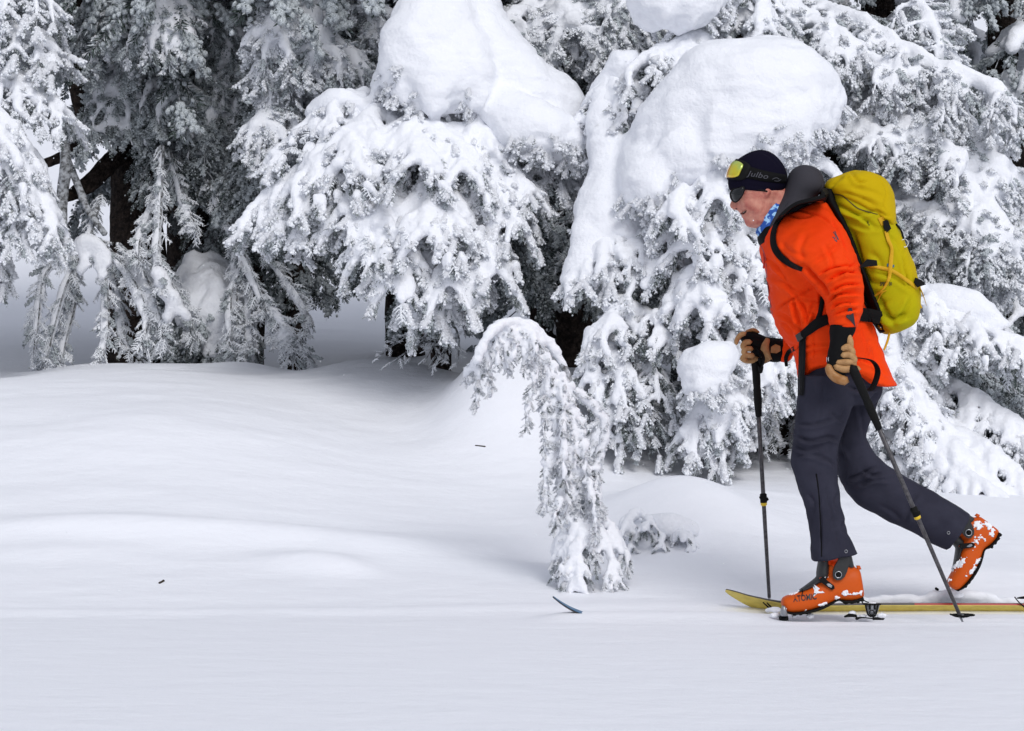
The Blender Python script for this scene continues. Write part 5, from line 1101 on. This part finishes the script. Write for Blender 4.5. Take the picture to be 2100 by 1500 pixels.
    so.build('sole', K_RUB, b)
    v, f = lo([(1756, 1160, 1759, 1170, .012), (1763, 1160, 1766, 1168, .010)], n=14); mb = MB(); mb.add(v, f); mb.build('heel_tab', K_BOOT, b)
    # snow stuck to the boot
    rng = np.random.default_rng(5 if near else 8); sn = MB()
    zones = ([(1734, 1217, 6, 6, 34), (1752, 1218, 9, 2, 26), (1715, 1226, 4, 3, 14), (1652, 1251, 3, 3, 8), (1690, 1241, 14, 3, 40), (1622, 1218, 12, 2.5, 40), (1636, 1212, 8, 2, 14), (1692, 1185, 8, 3, 8), (1765, 1216, 2, 4, 14)] if near else
             [(1748, 1180, 10, 9, 60), (1764, 1200, 5, 14, 46), (1755, 1215, 9, 8, 26), (1655, 1215, 16, 7, 70), (1635, 1212, 12, 4, 30), (1668, 1247, 16, 4, 40), (1690, 1240, 10, 4, 20), (1720, 1205, 25, 16, 26), (1612, 1226, 5, 4, 12)])
    for cx, cy, sx, sy, n_ in zones:
        for _ in range(n_):
            x, y = cx + rng.normal(0, sx * .5), cy + rng.normal(0, sy * .5); q = T(x, y); h = hit(bv2, *q)
            if h is None: continue
            r = rng.uniform(.0016, .0052) if n_ > 10 else rng.uniform(.001, .0028)
            v, f = _ico(h - (0, r * .2, 0), (r * 1.3, r * .8, r), 1, int(rng.integers(1e6)), .5); sn.add(v, f)
    V9, Q9 = remesh(np.concatenate(sn.V), sn.F, .0022, 1); build('stuck_snow', V9, Q9, M_CAP, b, kind='stuff')
    return b
boot(lambda x, y: (x, y), -.115, True)
_t = math.radians(-44)
def Tf(x, y):
    u, v = (x - 1610) * .90, (y - 1245) * .90; a = _t
    # rotate so that the heel lifts; toe stays low
    return (1957 + u * math.cos(a) - v * math.sin(a), 1204 + u * math.sin(a) + v * math.cos(a))
boot(Tf, .17, False)

CRS = 2.6
# ------------------------------------------------------------------ backpack (worn, a thing of its own)
bp = tag(link('backpack', None), 'yellow-green backpack with a zipped lid, worn on the skier\'s back', 'backpack')
V, F_ = loft([(1700, 395, 1800, 395, .11), (1700, 412, 1828, 420, .13), (1708, 440, 1836, 455, .14), (1726, 480, 1850, 492, .145), (1744, 525, 1866, 530, .145), (1762, 572, 1877, 565, .145), (1776, 612, 1884, 600, .145), (1790, 648, 1884, 636, .14), (1800, 672, 1872, 664, .12), (1812, 684, 1846, 680, .08), (1820, 687, 1832, 685, .03)], n=64, sub=6, p=2.7)
V, Q = remesh(V, F_, .0065, 3)
V = crease(V, Q, [([(1712, 420), (1740, 432), (1775, 452), (1800, 470)], .006, 4, .6), ([(1745, 470), (1765, 540), (1785, 600)], .004, 6, .6), ([(1790, 560), (1830, 570), (1875, 600)], .004, 4, .5), ([(1850, 520), (1858, 560), (1866, 590)], .004, 4, .5), ([(1805, 640), (1830, 655), (1862, 645)], .006, 5, .6), ([(1798, 600), (1815, 640), (1840, 672)], .005, 6, .6),
                  ([(1870, 610), (1855, 640), (1840, 655)], .004, 5, .6), ([(1720, 430), (1760, 440), (1800, 430)], .003, 4, .6), ([(1735, 455), (1775, 470), (1815, 465)], .002, 4, .6), ([(1768, 560), (1790, 580), (1820, 585)], .002, 5, .6), ([(1785, 620), (1800, 625), (1830, 615)], .002, 5, .6), ([(1850, 470), (1858, 500), (1852, 530)], .002, 4, .5), ([(1780, 520), (1800, 530), (1812, 560)], .003, 7, .5), ([(1800, 650), (1830, 660), (1872, 650)], .0018, 1.5, .2), ([(1815, 480), (1840, 500), (1850, 530)], .003, 5, .5)])
V = V + normals(V, Q) * (.007 * fbm(V, 7, 61, 3) + .002 * vnoise(V, 26, 8))[:, None]; pb = build('pack_body', V, Q, K_PACK, bp)
Vl, Fl = loft([(1728, 357, 1752, 349, .05), (1702, 368, 1792, 356, .11), (1691, 380, 1818, 370, .135), (1690, 392, 1828, 392, .145), (1700, 402, 1833, 418, .15), (1730, 414, 1835, 442, .15), (1772, 436, 1832, 462, .145), (1806, 456, 1826, 474, .12)], n=64, sub=6, p=2.5)
Vl, Ql = remesh(Vl, Fl, .0065, 3)
Vl = crease(Vl, Ql, [([(1706, 372), (1740, 352), (1760, 372), (1780, 370)], .005, 4, .6), ([(1780, 360), (1808, 372), (1818, 400), (1812, 420), (1822, 440)], .0022, 1.6, .4), ([(1720, 395), (1760, 405), (1800, 425)], .004, 5, .6), ([(1745, 385), (1790, 395), (1820, 410)], .003, 6, .5), ([(1700, 385), (1715, 372), (1735, 362)], .004, 5, .6), ([(1790, 430), (1810, 440), (1830, 445)], .004, 3, .6)])
Vl = Vl + normals(Vl, Ql) * (.006 * fbm(Vl, 8, 66, 3) + .002 * vnoise(Vl, 26, 8))[:, None]; lid = build('lid', Vl, Ql, K_PACK2, bp)
MP = bvh_of((V, Q), (Vl, Ql)); MPJ = bvh_of((V, Q), (Vl, Ql), MJ)
v, f = loft([(1684, 390, 1708, 392, .09), (1682, 412, 1712, 415, .11), (1696, 440, 1722, 438, .12), (1722, 490, 1742, 482, .125), (1742, 540, 1760, 532, .125), (1762, 590, 1780, 582, .125), (1782, 640, 1800, 630, .12), (1796, 668, 1814, 655, .10), (1806, 684, 1820, 672, .07)], n=32, sub=5); mb = MB(); mb.add(v, f); mb.build('back_panel', K_BLACK, bp)
def strap(bv, pts, wd, name, m, par, thick=.003, off=.003, dflt=8.75, sm=3, label=None):
    v, f = ribbon(bv, pts, wd, thick, off, dflt, sm); mb = MB(); mb.add(v, f); o = mb.build(name, m, par, smooth=False)
    if label: o['label'] = label
    return o
JT = bvh_of(MJ, MT)
strap(bv_j, [(1692, 404), (1665, 411), (1632, 420), (1606, 440), (1590, 464), (1585, 490), (1590, 512), (1604, 530), (1625, 545), (1645, 553)], [12, 11, 10, 9, 10, 12, 14, 13, 11, 9], 'shoulder_strap', K_BLACK, bp, .006, .004, D0 - .15, 4)
strap(bv_tr, [(1688, 588), (1686, 620), (1680, 648), (1672, 668)], [7, 9, 10, 11], 'side_strap', K_BLACK, bp, .004, .003, D0 - .15)
strap(bv_tr, [(1806, 652), (1775, 646), (1745, 646), (1710, 652), (1680, 662), (1658, 678), (1640, 692)], [26, 28, 24, 20, 22, 18, 14], 'hip_belt', K_BLACK, bp, .010, .006, D0 - .15, 5)
poly_on(bv_j, [(1630, 688), (1641, 681), (1646, 694), (1634, 702)], K_DARK, 'belt_buckle', bp, .010, .006, flat=True)
strap(bv_j, [(1640, 700), (1630, 714), (1618, 722), (1612, 735), (1613, 752)], [9, 9, 9, 8, 6], 'strap_end', K_BLACK, bp, .003, .006, D0 - .13)
strap(JT, [(1646, 684), (1645, 730), (1643, 780), (1642, 811)], [14, 14, 13.5, 12], 'hanging_strap', K_BLACK, bp, .003, .006, D0 - .19, 12)
# pack webbing
strap(MP, [(1768, 543), (1800, 548), (1830, 556), (1860, 575), (1882, 592)], [7, 7, 7, 7, 7], 'compression_strap', K_STRAP, bp)
poly_on(MPJ, [(1761, 537), (1785, 538), (1786, 549), (1762, 549)], K_RUB, 'clip_buckle', bp, .006, .006, flat=True)
strap(MP, [(1806, 446), (1812, 462)], [12, 9], 'lid_strap', K_STRAP, bp)
poly_on(MP, [(1810, 454), (1820, 452), (1826, 470), (1818, 477), (1812, 470)], K_RUB, 'clip_buckle', bp, .005, .006, flat=True)
strap(MP, [(1817, 474), (1822, 492), (1829, 510), (1828, 530), (1826, 550), (1823, 572), (1810, 595), (1790, 610), (1764, 625)], [7, 7, 6, 8, 8, 6, 4, 4, 3], 'long_strap', K_STRAP, bp, .002, .008)
strap(MP, [(1818, 596), (1808, 602), (1798, 622)], [2, 3, 2], 'strap_end', K_STRAP, bp, .002, .006)
poly_on(MP, [(1819, 541), (1834, 544), (1833, 549), (1819, 547)], mat('blue_tab', (.02, .13, .22), .5), 'blue_tab', bp, .001, .002)
poly_on(MP, [(1876, 570), (1884, 576), (1888, 586), (1880, 590), (1874, 580)], K_RUB, 'clip_buckle', bp, .004, .006, flat=True, dflt=8.95)
for pts, w_ in (([(1870, 582), (1874, 600), (1882, 616), (1890, 632)], [9, 7, 5, 3]), ([(1882, 584), (1890, 598), (1896, 614), (1900, 627)], [10, 8, 4, 2.5]), ([(1824, 684), (1820, 700), (1813, 718)], [5, 5, 4])):
    o = [at(x, y, 8.88) for x, y in pts]; mb = MB(); P = cr(o, 4); mb.tube(P, np.interp(np.linspace(0, 1, len(P)), np.linspace(0, 1, len(w_)), w_) / 552 / 2, 8, flat=.3); mb.build('strap_end', K_STRAP, bp)
text_on(MP, 'SPEED 30', 1816.5, 583, 10, 0, K_INK, 'brand_print', pb, sx=.62, bold=.02, off=.0035)
th = np.linspace(0, 2 * math.pi, 21); c = at(1855, 499, 8.86); mb = MB(); mb.tube([c + (math.cos(a) * .013, math.sin(a) * .006, math.sin(a) * .015) for a in th], .0016, 6, cap=False); mb.build('metal_ring', K_STEEL, bp)
mb = MB(); v, f = chain([(1838, 460, -.10), (1848, 474, -.09), (1853, 490, -.09)], [2, 2, 2], 0, 6); mb.add(v, f); mb.build('cord_loop', K_RUB, bp); mb = MB(); v, f = chain([(1863, 516, -.05), (1866, 524, -.05)], [2, 2], 0, 6); mb.add(v, f); mb.build('cord_loop', K_RUB, bp)
strap(MP, [(1703, 398), (1725, 401), (1740, 412), (1760, 428), (1785, 436), (1800, 440)], [1.5, 2.5, 2, 2.5, 2, 1.5], 'lid_seam', mat('dark_olive_piping', (.08, .055, .004), .7), bp, .001, .001)
poly_on(MPJ, [(1684, 388), (1696, 386), (1703, 396), (1700, 412), (1690, 416), (1684, 404)], K_RUB, 'load_lifter_buckle', bp, .005, .006)
poly_on(MP, [(1780, 452), (1781, 458), (1784, 462), (1782, 463), (1779, 459)], K_INK, 'brand_print', pb, .001, .001)
# ------------------------------------------------------------------ ski poles
def pole(name_label, top, knee, tip, d0, d1, dk, strap_pts, grip_cut):
    o = tag(link('ski_pole', None), name_label, 'ski pole', 'pair of ski poles')
    P = lambda x, y, t: at(x, y, d0 + (d1 - d0) * t)
    A, B = P(*top, 0), P(*tip, 1); ln = np.linalg.norm(B - A); q = lambda t: A + (B - A) * t
    mb = MB(); g = grip_cut
    mb.tube(cr([q(0) - (B - A) / ln * .02, q(0), q(g * .25), q(g * .5), q(g * .55), q(g * .98), q(g)], 2), [.012] + [.017] * 3 + [.0155] * 2 + [.014] * 2 + [.0155] * 2 + [.0125] * 2 + [.0125], 14); mb.build('grip', K_RUB, o)
    mb = MB(); mb.tube([q(g), q(.62), q(.985)], [.0088, .0082, .0068], 12); mb.build('shaft', K_POLE, o)
    mb = MB(); c = q(dk); e = (B - A) / ln; mb.tube([c - e * .016, c + e * .016], .0135, 12); mb.tube([c + (-.012, -.006, .004), c + (.014, -.008, -.004)], .008, 8); cl = mb.build('clamp', K_RUB, o)
    mb = MB(); mb.tube([c + e * .017, c + e * .026], .0125, 12); mb.build('clamp_ring', K_YEL, cl)
    mb = MB(); mb.tube([q(.985), q(1.02)], [.005, .002], 8); mb.build('tip', K_STEEL2, o)
    mb = MB(); mb.V.append(np.array(strap_pts[0])) if 0 else None
    C = cr(strap_pts, 6); mb.tube(C, .012, 8, flat=.18); mb.build('wrist_strap', K_BLACK, o)
    return o, q(.985)
o, e = pole('near ski pole, planted in front of the raised boot', (1752, 762), None, (1973, 1273), 8.66, 8.80, .56, [at(1742, 735, 8.66), at(1765, 735, 8.68), at(1790, 742, 8.72), (at(1800, 765, 8.76)), at(1785, 800, 8.74), at(1760, 790, 8.70), at(1752, 770, 8.66)], .225)
mb = MB(); c = e
for k in range(5):
    a = math.radians(-70 + k * 52); mb.tube([c, c + (.022 * math.cos(a), .022 * math.sin(a), .002), c + (.046 * math.cos(a), .030 * math.sin(a), .008)], [.004, .0045, .003], 6)
th = np.linspace(0, 2 * math.pi, 21); mb.tube([c + (.010 + .040 * math.cos(a), .034 * math.sin(a), .007) for a in th], .0032, 6, cap=False); mb.build('basket', K_RUB, o)
o, e = pole('far ski pole, standing upright in the snow ahead of the skier', (1549, 735), None, (1578, 1233), 9.28, 9.36, .575, [at(1548, 712, 9.24), at(1560, 722, 9.22), at(1566, 738, 9.22), at(1562, 752, 9.24), at(1553, 745, 9.24)], .235)
mb = MB(); v, f = chain([(1558, 735, .27), (1560, 752, .28), (1560, 764, .29)], [4, 6, 4], 0, 8); mb.add(v, f); mb.build('grip_hook', K_RUB, o)
# ------------------------------------------------------------------ skis
K_SKIY = mat('yellow_ski_base', (.66, .53, .12), .5, spec=.3, col2=(.58, .46, .10), nscale=30, bump=.1, bscale=60)
K_SKIB = mat('blue_ski_top', (.05, .15, .28), .4, spec=.4)
K_EDGE = mat('dark_ski_edge', (.05, .045, .045), .4, metal=.4)
K_EDGER = mat('red_ski_sidewall', (.40, .02, .02), .4)
def ski(label, prof, roll, width, mats, tiplen):
    """prof: (x, y, z) centre line from tip to tail; roll tilts it on edge. faces: 0 base, 1 top, 2 side, 3 far side"""
    C = cr(prof, 10); n = len(C); o = tag(link('ski', None), label, 'ski', 'pair of skis'); s = np.concatenate([[0], np.cumsum(np.linalg.norm(np.diff(C, axis=0), axis=1))])
    T = np.gradient(C, axis=0); T /= np.linalg.norm(T, axis=1, keepdims=True)
    wv = np.array((0, math.cos(roll), -math.sin(roll)))
    out = {}; tk = lambda q: min(1, .4 + q / .45)
    V = []
    for i in range(n):
        w_ = width / 2 * (1 - .28 * (1 - min(1, s[i] / .5)) * 0) * min(1, (s[i] / tiplen + .02)) ** .5
        up = np.cross(T[i], -wv); up /= np.linalg.norm(up)
        if up[2] < 0: up = -up
        V.append([C[i] - wv * w_ - up * .007 * tk(s[i]), C[i] - wv * w_ + up * .006 * tk(s[i]), C[i] + wv * w_ + up * .006 * tk(s[i]), C[i] + wv * w_ - up * .007 * tk(s[i])])
    V = np.array(V)
    for nm, (a, b), m in (('base', (0, 3), mats[0]), ('top_sheet', (1, 2), mats[1])):
        A = V[:, a]; B = V[:, b]; th_ = (V[:, 1] - V[:, 0]) * (.25 if nm == 'base' else -.25)
        W = np.stack([A, B, B + th_, A + th_], 1).reshape(-1, 3); Fc = [(i * 4 + j, i * 4 + (j + 1) % 4, i * 4 + 4 + (j + 1) % 4, i * 4 + 4 + j) for i in range(n - 1) for j in range(4)] + [(0, 3, 2, 1), tuple((n - 1) * 4 + j for j in range(4))]
        mb = MB(); mb.add(W, Fc); mb.build(nm, m, o, smooth=False)
    up = (V[:, 1] - V[:, 0]); a0 = V[:, 0] + up * .26; a1 = V[:, 0] + up * .74; b0 = V[:, 3] + (V[:, 2] - V[:, 3]) * .26; b1 = V[:, 3] + (V[:, 2] - V[:, 3]) * .74
    e = wv * .0012; W = np.stack([a0 - e, b0 + e, b1 + e, a1 - e], 1).reshape(-1, 3)
    Fc = [(i * 4 + j, i * 4 + (j + 1) % 4, i * 4 + 4 + (j + 1) % 4, i * 4 + 4 + j) for i in range(n - 1) for j in range(4)]; mb = MB(); mb.add(W, Fc, 0)
    mb.M = [1 if (len(mats) > 3 and C[i // 4][0] > mats[4]) else 0 for i in range(len(Fc))]
    mb.build('sidewall', [mats[2], mats[3] if len(mats) > 3 else mats[2]], o, smooth=False)
    return o
X9 = lambda px, d: (px - 1050) / F * d
nd = 8.88; zt = lambda py, d: H + (750 - py) / F * d
s1 = ski('near ski, only its blue upturned tip standing out of the snow', [(X9(1134, nd), nd, zt(1224, nd)), (X9(1150, nd), nd, zt(1236, nd)), (X9(1170, nd), nd, zt(1248, nd)), (X9(1195, nd), nd, zt(1259, nd)), (X9(1225, nd), nd, zt(1270, nd)), (X9(1280, nd), nd, -.02), (X9(1350, nd), nd, -.055), (X9(1500, nd), nd, -.07), (X9(1800, nd), nd, -.07), (X9(2080, nd), nd, -.07)], -.08, .055, [K_EDGE, K_SKIB, K_EDGE], .16)
fd = 9.22
s2 = ski('far ski, tilted so that its yellow base shows', [(X9(1488, fd), fd, zt(1211, fd)), (X9(1510, fd), fd, zt(1221, fd)), (X9(1540, fd), fd, zt(1233, fd)), (X9(1580, fd), fd, zt(1243, fd)), (X9(1650, fd), fd, zt(1251, fd)), (X9(1800, fd), fd, .004), (X9(2000, fd), fd, .004), (X9(2300, fd), fd, .0)], .52, .098, [K_SKIY, K_EDGE, K_EDGE, K_EDGER, X9(1868, fd)], .14)
# bindings
bn = link('toe_binding', None, s1); D1 = D0 - .115
v, f = loft([(1600, 1262, 1615, 1262, .03, -.12), (1598, 1267, 1616, 1267, .036, -.12), (1598, 1271, 1616, 1271, .036, -.12)], n=16, p=4); mb = MB(); mb.add(v, f); mb.build('toe_plate', K_RUB, bn)
v, f = loft([(1604, 1243, 1610, 1243, .018, -.16), (1601, 1252, 1613, 1252, .022, -.16), (1600, 1263, 1615, 1263, .024, -.15)], n=16, p=3); mb = MB(); mb.add(v, f); mb.build('toe_jaw', K_STEEL2, bn)
hb = link('heel_binding', None, s1)
v, f = loft([(1774, 1240, 1804, 1240, .030, -.12), (1776, 1252, 1800, 1252, .030, -.12), (1781, 1264, 1795, 1264, .026, -.12)], n=20, p=3.5); mb = MB(); mb.add(v, f); mb.build('heel_tower', K_STEEL2, hb)
mb = MB()
for q in ([(1773, 1239), (1806, 1240)], [(1775, 1240), (1781, 1262), (1795, 1262), (1801, 1241)], [(1784, 1241), (1784, 1250)], [(1794, 1241), (1794, 1250)]):
    v, f = chain([(x, y, -.155) for x, y in q], [1.8] * len(q), 0, 6); mb.add(v, f)
c = at(1788, 1257, D0 - .157); mb.tube([c + (math.cos(a) * .009, 0, math.sin(a) * .009) for a in th], .0018, 6, cap=False); mb.build('heel_levers', K_RUB, hb)
mb = MB(); v, f = chain([(1756, 1269, -.15), (1768, 1267, -.15), (1790, 1269, -.15)], [3.4, 1.6, 1.2], 0, 8); mb.add(v, f); v, f = chain([(1790, 1269, -.15), (1812, 1269, -.15)], [3, 3], 0, 8); mb.add(v, f); v, f = chain([(1732, 1265, -.13), (1745, 1262, -.13), (1756, 1264, -.13)], [2, 4, 3], 0, 8); mb.add(v, f); mb.build('ski_brake', K_RUB, hb)
for q in ([(1767, 1227), (1774, 1233), (1782, 1236)], [(1766, 1229), (1770, 1238), (1776, 1241)]):
    mb = MB(); v, f = chain([(x, y, -.13) for x, y in q], [1.3] * 3, 0, 6); mb.add(v, f); mb.build('leash', K_RUB, hb)
fb = link('toe_binding', None, s2)
for q in ([(1565, 1236), (1575, 1245), (1583, 1252)], [(1573, 1237), (1580, 1244), (1586, 1250)]):
    v, f = chain([(x, y, .19) for x, y in q], [1.6, 2, 1.6], 0, 6); mb = MB(); mb.add(v, f); mb.build('release_lever', K_RUB, fb)
mb = MB(); v, f = chain([(1919, 1207, .30), (1924, 1210, .29)], [3, 2.5], 0, 8); mb.add(v, f); mb.build('brake_arm', K_RUB, fb)
mb = MB()
for q in ([(2081, 1225), (2090, 1236), (2101, 1245)], [(2086, 1227), (2100, 1226), (2120, 1225)]):
    v, f = chain([(x, y, .20) for x, y in q], [1.4, 3 if q[0][0] > 2083 else 1.2, 2], 0, 8); mb.add(v, f)
mb.build('heel_levers', K_RUB, fb)
# snow lying on the far ski and round the bindings
sn = MB(); rng = np.random.default_rng(4)
C = [(1600, 1236), (1660, 1237), (1720, 1234), (1780, 1232), (1840, 1226), (1900, 1228), (1960, 1224), (2020, 1232), (2080, 1232), (2160, 1232)]
sn.tube(cr([at(x, y + 4, 9.27) for x, y in C], 6), .022 * rng.uniform(.85, 1.15, 55), 10)
sn.tube(cr([at(1905, 1226, 9.27), at(1950, 1220, 9.26), at(2000, 1224, 9.26), at(2040, 1230, 9.27)], 6), .024, 10)
for x, y, r, d in [(1575, 1252, 6, 9.14), (1590, 1252, 8, 9.12), (1590, 1262, 8, 8.86), (1606, 1250, 5, 8.80), (1788, 1238, 7, 8.83), (1808, 1262, 8, 8.82), (1770, 1264, 6, 8.84), (1956, 1212, 7, 9.2), (1745, 1258, 7, 8.85), (1660, 1264, 7, 8.85), (1630, 1264, 6, 8.85), (1962, 1222, 10, 9.2)]:
    v, f = _ico(at(x, y, d), np.array((1.8, 1.3, 1)) * r / 552, 1, int(x), .3); sn.add(v, f)
V, Q = remesh(np.concatenate(sn.V), sn.F, .007, 3); V = V + normals(V, Q) * (.004 * vnoise(V, 40, 2))[:, None]
link('loose_snow', mesh_np('loose_snow', V, Q, [M_SNOW]), kind='stuff')

# a few flakes in the air round the skier
mb = MB()
for _ in range(170):
    x_, y_ = RNG.uniform(0, 2100), RNG.uniform(0, 1500); dd = RNG.uniform(6.5, 10.5)
    p = at(x_, y_, dd)
    if p[2] > ground(p[0], dd) + .05:
        v, f = _ico(p, RNG.uniform(.0009, .0022, 3), 1, int(RNG.integers(1e6)), .3); mb.add(v, f)
mb.build('snowflakes', M_CAP, None, kind='stuff')
# ------------------------------------------------------------------ small debris on the snow
M_STK = mat('dark_stick', (.03, .022, .014), .9)
def onsnow(px, py, d0=8, d1=16):
    for d in np.arange(d0, d1, .01):
        p = at(px, py, d)
        if p[2] <= ground(p[0], d): return p
    return p
def twig(pts, r, label, cat='twig'):
    mb = MB(); P = [onsnow(*p) + (0, 0, .004) for p in pts]; mb.tube(P, r, 6); o = mb.build('twig', M_STK, None); tag(o, label, cat)
twig([(975, 916), (985, 917), (995, 918)], .0045, 'short dark twig lying on the bank left of the sapling')
twig([(327, 1198), (332, 1196), (336, 1193)], .005, 'dark twig end poking out of the snow at lower left')
